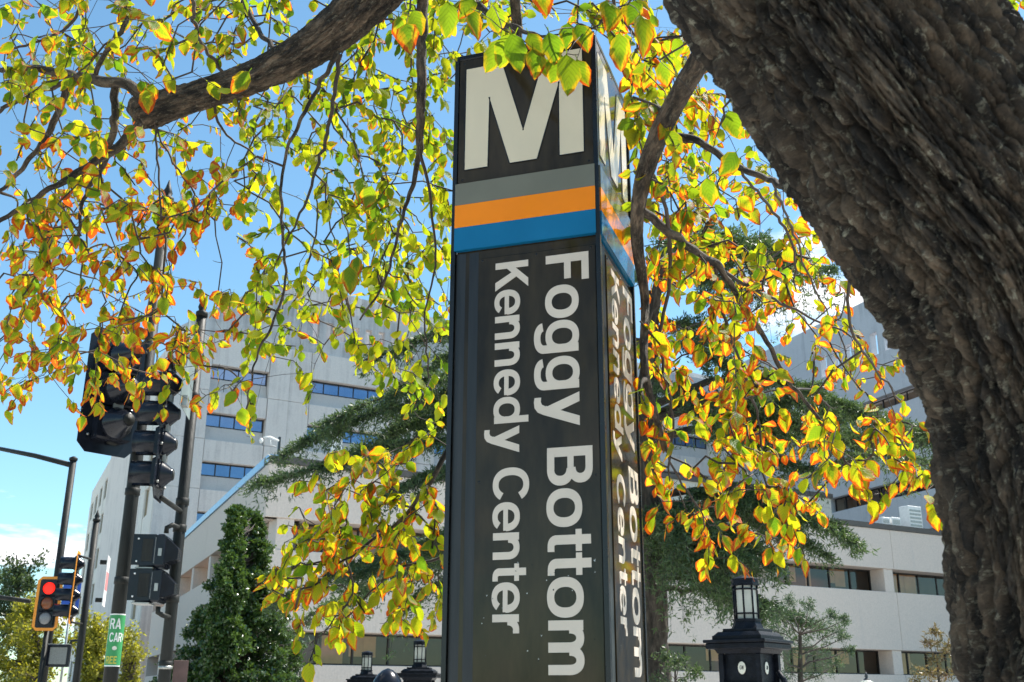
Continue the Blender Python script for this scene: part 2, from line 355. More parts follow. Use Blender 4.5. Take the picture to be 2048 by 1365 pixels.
M = {
 'tower': concrete('tower_concrete', (0.76, 0.70, 0.655), (0.40, 0.36, 0.35), 0.6, 0.6),
 'tower_top': concrete('weathered_concrete', (0.62, 0.60, 0.59), (0.19, 0.19, 0.20), 0.85, 0.9, 4.0),
 'spandrel': concrete('spandrel_concrete', (0.60, 0.56, 0.53), (0.33, 0.32, 0.31), 0.4, 0.4),
 'side': concrete('side_concrete', (0.76, 0.72, 0.66), (0.40, 0.39, 0.37), 0.4, 0.4, 9.0),
 'wing': concrete('wing_concrete', (0.71, 0.60, 0.525), (0.50, 0.46, 0.44), 0.3, 0.25, 2.0, 0.25),
 'wing_shaded': concrete('blue_shaded_rear_concrete', (0.56, 0.57, 0.60), (0.27, 0.28, 0.31), 0.55, 0.5, 6.0),  # the rear wing's bluish shade is put into this concrete colour
 'cream': concrete('cream_render', (0.74, 0.69, 0.58), (0.6, 0.55, 0.46), 0.3, 0.3, 1.0),
 'reveal_shade': simple('tan_reveal_shade', (0.36, 0.30, 0.21), 0.8, 0, 0.2, 1.0),  # recess shade put into a tan lining colour
 'coping': simple('dark_coping', (0.10, 0.085, 0.075), 0.5, 0.2, 0.2, 3),
 'skycoping': simple('coping_sky_reflection', (0.28, 0.46, 0.66), 0.3, 0.3, 0.15, 2),  # blue of the reflected sky put into the coping colour
 'frame': simple('bronze_window_frame', (0.035, 0.03, 0.028), 0.4, 0.5, 0.2, 5),
 'blueglass': simple('reflective_blue_glass', (0.16, 0.24, 0.38), 0.06, 0.92, 0.15, 0.4),
 'glass': clear_glass('bronze_glass', (0.72, 0.62, 0.50)),
 'room': simple('dim_interior', (0.20, 0.14, 0.09), 0.9, 0, 0.3, 0.6),
 'reflection_blind': simple('tan_reflection_blind', (0.80, 0.56, 0.36), 0.8, 0, 0.12, 1.5),  # tan blinds, also standing in for orange brick reflected in the glass
 'blackpaint': simple('black_street_paint', (0.025, 0.027, 0.026), 0.38, 0.0, 0.5, 14, (1, 1, .3), 0.15, 90, 0.5, 0.2),
 'pole': simple('dark_bronze_pole', (0.018, 0.019, 0.017), 0.55, 0.0, 0.45, 10, (1, 1, .25), 0.2, 60, 0.25),
 'ironwork': simple('black_ironwork', (0.008, 0.010, 0.015), 0.42, 0.0, 0.6, 12, (1, 1, 1), 0.3, 70, 0.13),
 'signalblack': simple('black_signal_plastic', (0.009, 0.011, 0.017), 0.22, 0.0, 0.3, 9, (1, 1, 1), 0.05, 30, 0.28, 0.0),
 'orange': simple('signal_orange_border', (0.85, 0.30, 0.02), 0.45, 0, 0.1, 10),
 'steel': simple('grey_galvanised_steel', (0.38, 0.38, 0.36), 0.4, 0.7, 0.2, 12),
 'signback': simple('grey_green_sign_back', (0.26, 0.31, 0.30), 0.45, 0.4, 0.15, 3),
 'brownsign': simple('dull_brown_sign', (0.13, 0.075, 0.065), 0.6, 0, 0.25, 14),
 'white': simple('white_paint', (0.78, 0.78, 0.76), 0.5, 0, 0.08, 8),
 'blue': simple('blue_sign_face', (0.02, 0.09, 0.46), 0.45, 0, 0.12, 4),
 'green': simple('green_sign_face', (0.04, 0.28, 0.09), 0.45, 0, 0.12, 6),
 'darkgreen': simple('deep_teal_print', (0.01, 0.075, 0.07), 0.5, 0, 0.1, 8),
 'yellowprint': simple('yellow_print', (0.55, 0.48, 0.06), 0.5, 0, 0.1, 8),
 'pinkprint': simple('faded_red_print', (0.75, 0.22, 0.22), 0.5, 0, 0.2, 8),
 'amber': simple('unlit_amber_lens', (0.22, 0.06, 0.015), 0.15, 0, 0.3, 60),
 'grey_lens': simple('unlit_green_lens', (0.22, 0.22, 0.22), 0.12, 0, 0.3, 60),
 'red_on': emit('lit_red_lens', (1.0, 0.016, 0.006), 1.15),
 'milk': None, 'disc': simple('ivory_medallion', (0.72, 0.70, 0.60), 0.5, 0, 0.1, 20),
 'pyl': simple('pylon_brown_metal', (0.033, 0.024, 0.012), 0.10, 0.0, 0.55, 9.0, (1, 1, .25), 0.010, 120, 0.20, 0.14),
 'pylgut': simple('pylon_dark_extrusion', (0.024, 0.025, 0.027), 0.36, 0.25, 0.5, 4.0, (6, 6, .3), 0.08, 60),
 'pyltrim': simple('pylon_black_trim', (0.010, 0.011, 0.012), 0.25, 0.2, 0.3, 6),
 'mcream': simple('cream_acrylic', (0.70, 0.59, 0.415), 0.22, 0, 0.06, 3.0, (1, 1, .5), 0, 1, 0.5, 0.2),
 'letter': simple('cream_vinyl_letter', (0.66, 0.565, 0.465), 0.35, 0, 0.06, 5.0),
 's_grey': simple('grey_glazed_band', (0.17, 0.165, 0.125), 0.12, 0, 0.08, 4, (1, 1, 1), 0, 1, 0.3, 0.05),
 's_orange': simple('orange_glazed_band', (0.95, 0.25, 0.002), 0.12, 0, 0.05, 4, (1, 1, 1), 0, 1, 0.3, 0.05),
 's_blue': simple('blue_glazed_band', (0.006, 0.145, 0.30), 0.12, 0, 0.08, 4, (1, 1, 1), 0, 1, 0.3, 0.05),
 'scuff': simple('bare_metal_scuff', (0.55, 0.55, 0.52), 0.4, 0.3, 0.3, 80),
 'asphalt': simple('asphalt', (0.05, 0.05, 0.052), 0.9, 0, 0.3, 3, (1, 1, 1), 0.4, 80),
 'pave': simple('concrete_paving', (0.48, 0.46, 0.43), 0.85, 0, 0.18, 2, (1, 1, 1), 0.3, 50),
 'soil': simple('pale_city_ground', (0.30, 0.29, 0.26), 0.95, 0, 0.3, 1.5, (1, 1, 1), 0.4, 30),
 'bark': bark('furrowed_grey_bark', (0.010, 0.008, 0.006), (0.165, 0.125, 0.088), 26.0, 0.8),
 'limb': bark('limb_bark', (0.016, 0.012, 0.009), (0.21, 0.155, 0.11), 26.0, 0.45, 0.3),
 'twig': simple('dark_twig_bark', (0.050, 0.036, 0.028), 0.75, 0, 0.4, 40),
 'cedarbark': bark('cedar_bark', (0.035, 0.028, 0.022), (0.15, 0.125, 0.10), 9.0, 0.2),
 'leaf': leaf_mat(),
 'cedar': foliage_mat('cedar_needles', (0.026, 0.056, 0.036), (0.12, 0.18, 0.07), (0.15, 0.24, 0.05), 0.32, 0.42),
 'holly': foliage_mat('holly_leaves', (0.016, 0.045, 0.016), (0.075, 0.14, 0.035), (0.14, 0.24, 0.03), 0.25, 0.28, 0.6),
 'sunlit_yellow': foliage_mat('sunlit_yellow_leaves', (0.09, 0.11, 0.02), (0.26, 0.25, 0.035), (0.55, 0.52, 0.04), 0.5, 0.4),  # yellow of sunlit crowns put into the leaf colours
 'greentree': foliage_mat('dull_green_leaves', (0.03, 0.055, 0.03), (0.08, 0.12, 0.05), (0.13, 0.20, 0.05), 0.35, 0.45),
 'feather': foliage_mat('feathery_leaves', (0.03, 0.065, 0.045), (0.08, 0.13, 0.07), (0.12, 0.2, 0.06), 0.35, 0.5),
 'shrub': foliage_mat('shrub_leaves', (0.03, 0.07, 0.025), (0.20, 0.09, 0.05), (0.25, 0.20, 0.05), 0.35, 0.35),
}
def milk_mat():
    m, nt, b, out = new_mat('frosted_lamp_glass'); L = nt.links
    b.inputs['Base Color'].default_value = (0.75, 0.76, 0.70, 1); b.inputs['Roughness'].default_value = 0.25
    tr = node(nt, 'ShaderNodeBsdfTranslucent'); no = node(nt, 'ShaderNodeTexNoise'); no.inputs['Scale'].default_value = 4
    r = ramp(nt, [(0.3, (0.62, 0.66, 0.60)), (0.7, (0.8, 0.8, 0.74))]); L.new(no.outputs[0], r.inputs[0]); L.new(r.outputs[0], tr.inputs[0])
    mx = node(nt, 'ShaderNodeMixShader'); mx.inputs[0].default_value = 0.55; L.new(b.outputs[0], mx.inputs[1]); L.new(tr.outputs[0], mx.inputs[2]); L.new(mx.outputs[0], out.inputs[0])
    return m
M['milk'] = milk_mat()

# ------------------------------------------------------------------ ground (all of it lies below the picture, it still carries and lights the place)
def sheet(name, x0, x1, y0, y1, z, mat):
    o = mesh_np(name, [(x0, y0, z), (x1, y0, z), (x1, y1, z), (x0, y1, z)], [(0, 1, 2, 3)], mat); o['kind'] = 'structure'; return o
sheet('ground', -900, 900, -900, 1500, 0.0, M['soil'])
sheet('plaza_pavement', -16, 20, -14, 32, 0.12, M['pave'])
MB().box(-16.25, -16, -14, 32, 0.0, 0.13).box(-16.25, 20, -14.25, -14, 0.0, 0.13).build('kerb', M['pave'])['kind'] = 'structure'
sheet('road', -30, -16.3, -200, 200, 0.004, M['asphalt'])
sheet('cross_road', -200, 200, -26, -14.3, 0.008, M['asphalt'])
mk = MB()
for i in range(-14, 15): mk.box(-23.2, -23.05, i * 9.0, i * 9.0 + 3, 0.009, 0.013)
mk.build('road_marking', M['white'])['kind'] = 'structure'

# ------------------------------------------------------------------ the tall concrete block
BE = math.radians(60.4); UX = np.array([math.sin(BE), math.cos(BE), 0]); UY = np.array([-UX[1], UX[0], 0])
A0 = np.array([-21.865, 71.0, 0])
tower = empty('office_tower', A0, 'tall pale concrete office block with ribbon windows and stained slotted parapet', 'building')
FA = Frame(A0, UX, UY)
ZT = [23.69 - 3.475 * i for i in range(6)]
BAYS = [(0.75, 4.92), (8.05, 15.2), (18.3, 25.4), (28.5, 35.6), (38.7, 45.8)]
def ribbon(root, fr, x0, x1, zb, zt, npane, depth=0.55, mat='blueglass'):
    """one window: frame with mullions, panes as its pieces"""
    f = MB(fr); t = 0.07
    f.box(x0, x1, depth - 0.05, depth + 0.06, zb, zb + t).box(x0, x1, depth - 0.05, depth + 0.06, zt - t, zt)
    w = (x1 - x0) / npane
    for i in range(npane + 1):
        xm = min(max(x0 + w * i, x0 + t / 2), x1 - t / 2)
        f.box(xm - t / 2, xm + t / 2, depth - 0.045, depth + 0.055, zb + t, zt - t)
    win = f.build('window', M['frame'], root)
    for i in range(npane):
        e = rng.uniform(-0.012, 0.012)
        p = MB(fr); a, b = x0 + w * i + t / 2 + .003, x0 + w * (i + 1) - t / 2 - .003
        p.add([(a, depth, zb + t), (b, depth + e, zb + t), (b, depth + e, zt - t), (a, depth, zt - t)], [(0, 1, 2, 3)])
        p.build('pane', M[mat], win)
    return win
G = 0.02
for bi, (x0, x1) in enumerate(BAYS):
    for zi, zt in enumerate(ZT):
        ribbon(tower, FA, x0 + .02, x1 - .02, zt - 0.93, zt, 4 if bi == 0 else 6)
        MB(FA).add([(x0, 0.5, zt - 0.94), (x1, 0.5, zt - 0.94), (x1, 0.28, zt - 1.94), (x0, 0.28, zt - 1.94), (x0, 1.0, zt - 0.94), (x1, 1.0, zt - 0.94), (x1, 1.0, zt - 1.94), (x0, 1.0, zt - 1.94)],
                   [(0, 1, 2, 3), (7, 6, 5, 4), (0, 3, 7, 4), (1, 5, 6, 2), (0, 4, 5, 1), (3, 2, 6, 7)]).build('spandrel', M['spandrel'], tower)
        MB(FA).bbox(x0 + G, x1 - G, 0.0, 1.0, zt - 3.475 + .01, zt - 1.95, .02).build('concrete_panel', M['tower'], tower)
    MB(FA).bbox(x0 + G, x1 - G, 0.0, 1.0, ZT[0] + 0.01, 25.72, .02).build('concrete_panel', M['tower'], tower)
PIL = [(-2.18, -0.02), (0.0, 0.73)] + [(BAYS[i][1] + .02, (BAYS[i + 1][0] if i + 1 < len(BAYS) else 52) - .02) for i in range(len(BAYS))]
for pi, (x0, x1) in enumerate(PIL):
    zz = [25.72] + [z - 1.95 for z in ZT]
    zz[-1] = 0.0
    for a, b in zip(zz[:-1], zz[1:]):
        n = 2 if x1 - x0 > 2.5 else 1
        for j in range(n):
            xa, xb = x0 + (x1 - x0) * j / n, x0 + (x1 - x0) * (j + 1) / n
            MB(FA).bbox(xa + .012, xb - .012, (-0.08 if pi == 1 else (-0.04 if pi > 1 and j == 0 else 0.0)), 1.0, b + .012, a - .012, .015).build('concrete_panel', M['tower'], tower)
# weathered parapet: sloped at its left end, with a row of open slots
par = MB(FA)
par.prism([(-2.18, 24.05), (-2.18, 25.55), (1.2, 28.1), (3.34, 29.82), (6.6, 29.9), (6.6, 25.75), (0.3, 25.75), (0.3, 24.05)][::-1], 0.15, 0.75) if False else None
par.prism([(-2.18, 25.74), (-2.15, 25.80), (3.34, 29.82), (8.0, 29.3), (8.0, 25.74)], 0.12, 0.7)
par.prism([(8.0, 25.74), (8.0, 27.0), (51, 27.0), (51, 25.74)], 0.12, 0.7)
par.prism([(8.0, 28.3), (8.0, 29.3), (3.34, 29.82), (4.5, 31.85), (8.2, 32.7), (17, 32.1), (30, 31.2), (51, 31.0), (51, 28.3)][:0] or [(8.0, 28.3), (8.0, 29.3), (17, 29.3), (51, 29.3), (51, 28.3)], 0.12, 0.7)
x = 8.0
while x < 15.6:
    par.box(x + 0.52, x + 1.06, 0.125, 0.695, 27.0, 28.3); x += 1.06
par.box(x, 51, 0.125, 0.695, 27.0, 28.3)
par.build('parapet', M['tower_top'], tower)
MB(FA).box(2.02, 2.62, 0.09, 0.11, 26.3, 26.95).build('slot_shutter', M['spandrel'], tower)
pent = MB(FA); pent.prism([(3.9, 25.8), (3.9, 30.6), (5.2, 32.0), (8.4, 32.9), (17.2, 32.2), (31, 31.4), (50.5, 31.4), (50.5, 25.8)], 4.5, 9.0)
pent.build('roof_penthouse', M['tower_top'], tower)
MB(FA).box(-1.6, 51, 1.02, 24, 0.0, 25.7).build('core', M['tower'], tower)
# left flank with deep square window openings
BB = math.radians(25.5); VB = np.array([-math.sin(BB), math.cos(BB), 0]); B0 = FA.pt(-2.18, 0.0, 0)
FB = Frame(B0, VB, (VB[1], -VB[0], 0))
bw, bp_ = 3.0, 5.2
for i in range(11):
    xa = 2.2 + bp_ * i
    for j in range(7):
        zb = 20.2 - 3.475 * j
        if i == 0 and j < 2: pass
        fr = MB(FB).box(xa, xa + bw, 1.25, 1.35, zb, zb + 2.0).build('window', M['room'], tower)
        MB(FB).add([(xa + .1, 1.2, zb + .1), (xa + bw - .1, 1.2, zb + .1), (xa + bw - .1, 1.2, zb + 1.9), (xa + .1, 1.2, zb + 1.9)], [(0, 1, 2, 3)]).build('pane', M['blueglass'], fr)
        MB(FB).box(xa + bw - .07, xa + bw - .002, .08, 1.24, zb + .002, zb + 1.998).build('shaded_reveal', M['reveal_shade'], tower)  # far reveal lined darker, standing for shade in the opening
        MB(FB).bbox(xa - .0, xa + bw, 0.0, 1.4, zb - 1.475 + .012, zb - .0, .02).build('concrete_panel', M['side'], tower)
    xp = xa + bw
    for j in range(7):
        zb = 22.2 - 3.475 * j
        MB(FB).bbox(xp + .012, xp + bp_ - bw - .012, -0.05, 1.4, max(0.0, zb - 3.475 + .012), zb - .012, .02).build('concrete_panel', M['side'], tower)
MB(FB).bbox(0.12, 2.18, -0.05, 1.4, 0.0, 22.2, .02).build('concrete_panel', M['side'], tower)
MB(FB).bbox(0.12, 59.2, -0.02, 1.4, 22.22, 24.0, .03).build('parapet', M['side'], tower)
MB(FB).box(3.0, 59, 1.45, 12, 0, 23.6).build('core', M['side'], tower)
MB(FB).box(0.12, 1.6, 0.02, 1.3, 24.0, 25.74).build('concrete_panel', M['side'], tower)
# rear wing that comes forward on the right
CB = math.radians(21); VC = np.array([math.sin(CB), -math.cos(CB), 0]); C0 = FA.pt(49, -0.06, 0)
FC = Frame(C0, VC, (-VC[1], VC[0], 0))
LC = 45
slx = [13.0 + 1.5 * i for i in range(8)]
MB(FC).box(0, LC, 0, .6, 28.1, 30.9).box(0, LC, 0, .6, 23.0, 26.3).box(0, 12.2, 0.003, .6, 26.3, 28.1).box(26, LC, 0.003, .6, 26.3, 28.1).build('upper_wall', M['wing_shaded'], tower)
posts = MB(FC)
for i in range(9): posts.box(12.2 + 1.55 * i, 12.2 + 1.55 * i + 0.75, 0.003, .6, 26.3, 28.1)
posts.build('slot_mullion', M['wing_shaded'], tower)
for zt, zb in ((22.9, 22.0), (19.3, 18.4), (16.4, 15.3), (12.6, 11.6)):
    for i in range(6):
        ribbon(tower, FC, 12.6 + 5.4 * i, 12.6 + 5.4 * i + 5.2, zb, zt, 4, 0.5, 'glass')
        MB(FC).box(12.6 + 5.4 * i, 12.6 + 5.4 * i + 5.2, 1.6, 1.7, zb - .2, zt + .2).build('interior_wall', M['room'], tower)
for a, b in ((22.0, 19.3), (18.4, 16.4), (15.3, 12.6), (11.6, 0.0)):
    MB(FC).bbox(12.4, LC, 0.0, 1.5, b + .01, a - .01, .03).build('concrete_panel', M['wing_shaded'], tower)
MB(FC).bbox(0, 12.38, 0.0, 1.5, 0, 22.98, .03).build('concrete_panel', M['wing_shaded'], tower)
MB(FC).box(0, LC, 1.8, 20, 0, 26.0).build('core', M['wing_shaded'], tower)

# ------------------------------------------------------------------ the low wing in front
E0 = np.array([-8.575, 36.857, 0]); FE = Frame(E0, UX, UY)
SB = math.radians(24); VS = np.array([-math.sin(SB), math.cos(SB), 0])
FS = Frame(E0, VS, (VS[1], -VS[0], 0))
low = empty('low_office_wing', E0, 'low pinkish concrete wing with recessed strip windows behind the gate pillars', 'building')
LE, LS = 47.0, 34.0
def lband(z0, z1, name, mat):
    for i in range(6):                                   # front, cast in lengths
        a, b = i * LE / 6, (i + 1) * LE / 6
        MB(FE).bbox(a + (.0 if i == 0 else .012), b - .012, 0.0, 0.45, z0, z1, .015).build(name, M[mat], low)
    for i in range(5):
        a, b = i * LS / 5, (i + 1) * LS / 5
        MB(FS).bbox(a + (.06 if i == 0 else .012), b - .012, 0.0, 0.45, z0, z1, .015).build(name, M[mat], low)
lband(7.45, 9.36, 'concrete_panel', 'wing'); lband(3.65, 6.35, 'concrete_panel', 'wing'); lband(0.0, 2.54, 'concrete_panel', 'wing')
MB(FE).box(-0.02, LE, -0.06, 0.6, 9.37, 9.62).build('coping', M['coping'], low)
MB(FS).box(0.0, LS, -0.06, 0.6, 9.38, 9.66).build('coping', M['skycoping'], low)
for z0, z1 in ((6.352, 7.448), (2.542, 3.648)):
    MB(FE).box(0.4, LE, 0.45, 1.4, z1 - .0, z1 + .25).box(0.4, LE, 0.45, 1.4, z0 - .25, z0).build('soffit', M['wing'], low)
    MB(FS).box(0.4, LS, 0.45, 1.4, z1 - .0, z1 + .25).box(0.4, LS, 0.45, 1.4, z0 - .25, z0).build('soffit', M['wing'], low)
    cols = [0.45 + 7.55 * i for i in range(7)]
    for c in cols: MB(FE).bbox(c, c + 0.62, 0.05, 1.0, z0, z1, .02).build('column', M['wing'], low)
    for i in range(6):
        a, b = cols[i] + .62, cols[i + 1]
        ribbon(low, FE, a, b, z0, z1, 5, 0.95, 'glass')
        for q in range(4):
            if rng.random() < 0.8:
                xa = a + rng.uniform(0.1, b - a - 1.6)
                MB(FE).box(xa, xa + rng.uniform(.35, 1.3), 1.45 + .02 * q, 1.46 + .02 * q, z0 + (0 if rng.random() < .4 else rng.uniform(.1, .5)), z1).build('reflection_blind', M['reflection_blind'], low)
    cs = [1.6 + 5.2 * i for i in range(7)]
    for c in cs[:-1]: MB(FS).bbox(c, c + 0.6, 0.05, 1.0, z0, z1, .02).build('column', M['wing'], low)
    for i in range(6): ribbon(low, FS, cs[i] + .6, cs[i + 1], z0, z1, 4, 0.95, 'glass')
inn = MB(FE).box(3, LE, 3.4, 3.5, 0.2, 9.2).build('interior_wall', M['room'], low)
MB(FS).box(3, LS, 3.4, 3.5, 0.2, 9.2).build('interior_wall', M['room'], low)
MB(FE).box(1.3, LE, 0.46, 12, 9.1, 9.2).box(.12, 1.3, .46, 1.4, 9.1, 9.19).build('roof', M['coping'], low)
MB(FE).box(1.2, LE, 1.4, 12, 4.9, 5.0).build('floor_slab', M['room'], low)
MB(FE).box(LE, LE + .3, 0.02, 12, 0, 9.36).build('end_wall', M['wing'], low); MB(FS).box(LS, LS + .3, 0.02, 6, 0, 9.36).build('end_wall', M['wing'], low)
# cream roof-top room
MB(FE).bbox(17.0, 33.8, 6.0, 12.0, 9.2, 12.05, .02).build('rooftop_room', M['cream'], low)
MB(FE).box(16.9, 33.9, 5.9, 12.0, 12.05, 12.3).build('rooftop_coping', M['coping'], low)
for z in (10.6, 11.5): MB(FE).box(17.0, 33.8, 5.985, 6.0, z, z + .03).build('panel_joint', M['spandrel'], low)

def roof_box(x, y, z, w, d, h, label):
    r = empty('rooftop_unit', FE.pt(x, y, z), label, 'air conditioner')
    MB(FE).bbox(x, x + w, y, y + d, z + .1, z + h, .02).build('casing', M['white'], r)
    for i in range(5): MB(FE).box(x + .06, x + w - .06, y - .015, y - .001, z + .2 + i * (h - .3) / 5, z + .2 + (i + .55) * (h - .3) / 5).build('louvre', M['steel'], r)
    MB(FE).box(x + .05, x + .12, y + .05, y + d - .05, z, z + .1).box(x + w - .12, x + w - .05, y + .05, y + d - .05, z, z + .1).build('foot', M['steel'], r)
roof_box(33.6, 0.62, 9.62, 0.95, 0.6, 1.25, 'tall white rooftop unit at the edge of the low wing')
roof_box(32.3, 0.62, 9.62, 0.62, 0.5, 0.55, 'short white rooftop unit just left of the tall one')
roof_box(31.6, 0.62, 9.62, 0.55, 0.5, 0.50, 'smallest white rooftop unit leftmost on the right parapet')
an = empty('roof_antenna', FE.pt(31.0, .8, 9.62), 'thin wire antenna mast on the low roof beside white units', 'antenna')
MB().tube([FE.pt(31.0, .8, 9.62), FE.pt(31.0, .8, 12.0)], .02, 6).build('mast', M['steel'], an)
MB().tube([FE.pt(31.0, .8, 11.2), FE.pt(31.9, .8, 11.35), FE.pt(32.3, .8, 11.0)], .012, 5).build('wire', M['frame'], an)
cc = empty('security_camera', FE.pt(0.35, .15, 9.6), 'white security camera arm on short black post at roof corner', 'camera')
MB(FE).box(0.3, 0.38, .1, .18, 9.6, 10.35).build('post', M['blackpaint'], cc)
MB().tube([FE.pt(.3, .1, 10.2), FE.pt(-.05, .0, 10.28), FE.pt(-.3, -.05, 10.22)], .035, 8).build('arm', M['white'], cc)
MB().lathe(FE.pt(-.38, -.06, 10.08), (0, 0, 1), [(-.08, .02), (-.06, .05), (0, .07), (.07, .065), (.1, .03)], 14).build('dome', M['white'], cc)
MB().tube([FE.pt(-.05, 0, 10.25), FE.pt(-.0, -.02, 10.0), FE.pt(.2, 0.0, 9.95)], .012, 6).build('cable', M['white'], cc)
pa = empty('panel_antenna', FE.pt(2.6, .3, 9.62), 'flat white panel antenna on the low roof before the tower', 'antenna')
MB(FE).bbox(2.35, 2.75, .2, .32, 9.95, 10.75, .02).build('panel', M['white'], pa)
MB(FE).box(2.5, 2.58, .33, .41, 9.6, 10.5).build('post', M['steel'], pa); MB(FE).box(2.3, 2.9, .3, .6, 9.62, 9.75).build('base_plate', M['steel'], pa)

# ------------------------------------------------------------------ station pylon
TH = math.radians(18.7)
PC = np.array([0.3328, 3.75, 0.12])                               # its near right-hand edge at the pavement
EXL = np.array([math.cos(TH), -math.sin(TH), 0]); EYI = np.array([math.sin(TH), math.cos(TH), 0])
W = 0.602
pyl = empty('station_pylon', PC + (-EXL + EYI) * W / 2, 'dark square station pylon with cream M, coloured bands and vertical lettering', 'sign pylon')

def ring_piece(cx, cy, rx, ry, tx, ty, a0, a1, n=28, ex=2.25):
    o, i = [], []
    for k in range(n + 1):
        a = math.radians(a0 + (a1 - a0) * k / n); c, s_ = math.cos(a), math.sin(a)
        f = lambda t: math.copysign(abs(t) ** (2 / ex), t)
        o.append((cx + rx * f(c), cy + ry * f(s_))); i.append((cx + (rx - tx) * f(c), cy + (ry - ty) * f(s_)))
    return ('ring', o, i)
def rect(x0, x1, y0, y1): return ('poly', [(x0, y0), (x1, y0), (x1, y1), (x0, y1)])
def poly(*p): return ('poly', list(p))
XH = .735
GL = {
 'F': (.74, [rect(0, .2, 0, 1), rect(.1, .66, .835, 1), rect(.1, .6, .43, .585)]),
 'o': (.84, [ring_piece(.395, .367, .395, .39, .195, .155, 0, 360, 48)]),
 'g': (.84, [ring_piece(.375, .367, .375, .385, .185, .15, 0, 360, 44), rect(.56, .75, -.06, XH), ring_piece(.39, -.05, .36, .235, .19, .15, 188, 360, 22)]),
 'y': (.76, [poly((0, XH), (.215, XH), (.475, .08), (.355, -.05), (.285, 0)), poly((.54, XH), (.75, XH), (.455, -.10), (.265, -.02)),
             poly((.475, -.05), (.40, -.205), (.30, -.275), (.17, -.29), (.07, -.275), (.07, -.125), (.16, -.135), (.23, -.11), (.275, -.03))]),
 'B': (.86, [rect(0, .2, 0, 1), rect(.1, .45, .845, 1), rect(.1, .45, .45, .585), rect(.1, .47, 0, .16), ring_piece(.43, .735, .33, .265, .195, .155, -90, 90, 18), ring_piece(.45, .293, .35, .293, .2, .155, -90, 90, 18)]),
 't': (.47, [rect(.11, .3, .16, .93), rect(0, .44, .605, XH), ring_piece(.335, .2, .225, .2, .19, .145, 180, 270, 10), rect(.325, .44, 0, .145)]),
 'm': (1.16, [rect(0, .19, 0, XH), ring_piece(.335, .44, .275, .31, .19, .165, 0, 180, 20), rect(.42, .61, 0, .45), ring_piece(.755, .44, .275, .31, .19, .165, 0, 180, 20), rect(.84, 1.03, 0, .45)]),
 'n': (.80, [rect(0, .19, 0, XH), ring_piece(.38, .43, .31, .32, .19, .165, 0, 180, 20), rect(.5, .69, 0, .44)]),
 'K': (.86, [rect(0, .2, 0, 1), poly((.18, .33), (.18, .60), (.56, 1), (.82, 1)), poly((.30, .56), (.45, .68), (.87, 0), (.62, 0))]),
 'e': (.80, [ring_piece(.38, .367, .38, .39, .19, .15, 0, 322, 44), rect(.12, .745, .29, .42)]),
 'd': (.84, [ring_piece(.375, .367, .375, .39, .185, .155, 0, 360, 44), rect(.56, .75, 0, 1)]),
 'C': (.92, [ring_piece(.46, .5, .46, .52, .205, .165, 34, 326, 44)]),
 'r': (.50, [rect(0, .19, 0, XH), ring_piece(.40, .42, .32, .325, .19, .165, 88, 180, 12), rect(.395, .47, .575, .745)]),
 'R': (.86, [rect(0, .2, 0, 1), rect(.1, .45, .845, 1), rect(.1, .45, .42, .565), ring_piece(.43, .71, .33, .29, .195, .155, -90, 90, 18), poly((.36, .5), (.6, .46), (.8, 0), (.57, 0))]),
 'A': (.86, [poly((0, 0), (.21, 0), (.51, 1), (.33, 1)), poly((.63, 0), (.84, 0), (.51, 1), (.33, 1)), rect(.2, .64, .2, .36)]),
 'E': (.76, [rect(0, .2, 0, 1), rect(.1, .66, .835, 1), rect(.1, .6, .43, .585), rect(.1, .68, 0, .165)]),
 'J': (.66, [rect(.36, .56, .3, 1), ring_piece(.28, .3, .28, .3, .2, .16, 180, 360, 16)]),
 'U': (.86, [rect(0, .2, .35, 1), rect(.54, .74, .35, 1), ring_piece(.37, .37, .37, .37, .2, .16, 180, 360, 16)]),
 'S': (.8, [ring_piece(.37, .73, .33, .27, .19, .15, 30, 270, 18), ring_piece(.37, .29, .35, .29, .19, .15, -150, 90, 18)]),
 'G': (.95, [ring_piece(.46, .5, .46, .52, .205, .165, 34, 326, 44), rect(.5, .92, .38, .53), rect(.72, .92, .05, .5)]),
 'W': (1.2, [poly((0, 1), (.2, 1), (.43, 0), (.22, 0)), poly((.46, 1), (.64, 1), (.43, 0), (.22, 0)), poly((.46, 1), (.64, 1), (.88, 0), (.67, 0)), poly((.9, 1), (1.1, 1), (.88, 0), (.67, 0))]),
 '-': (.4, [rect(0, .34, .30, .46)]),
}
def word_width(t): return sum(GL[c][0] for c in t) - .09
def lettering(mb, text, origin, right, up, out, length, height, thick=0.0012):
    """flat letters: reading direction `right`, cap height along `up`; each stroke a hair prouder than the last"""
    sx = length / word_width(text); pen = 0.0
    for ch in text:
        adv, pcs = GL[ch]
        for k, pc in enumerate(pcs):
            h = thick + 0.00035 * k
            def w(q, e): return tuple(vec(origin) + vec(right) * (pen + q[0]) * sx + vec(up) * q[1] * height + vec(out) * e)
            if pc[0] == 'poly':
                n = len(pc[1]); pts = [w(q, h) for q in pc[1]] + [w(q, 0) for q in pc[1]]
                mb.add(pts, [tuple(range(n))] + [(i, (i + 1) % n, (i + 1) % n + n, i + n) for i in range(n)], False, True)
            else:
                n = len(pc[1]); pts = [w(q, h) for q in pc[1]] + [w(q, h) for q in pc[2]] + [w(q, 0) for q in pc[1]] + [w(q, 0) for q in pc[2]]
                f = []
                for i in range(n - 1):
                    f += [(i, i + 1, n + i + 1, n + i), (i, 2 * n + i, 2 * n + i + 1, i + 1), (n + i, n + i + 1, 3 * n + i + 1, 3 * n + i)]
                mb.add(pts, f, False, True)
        pen += adv

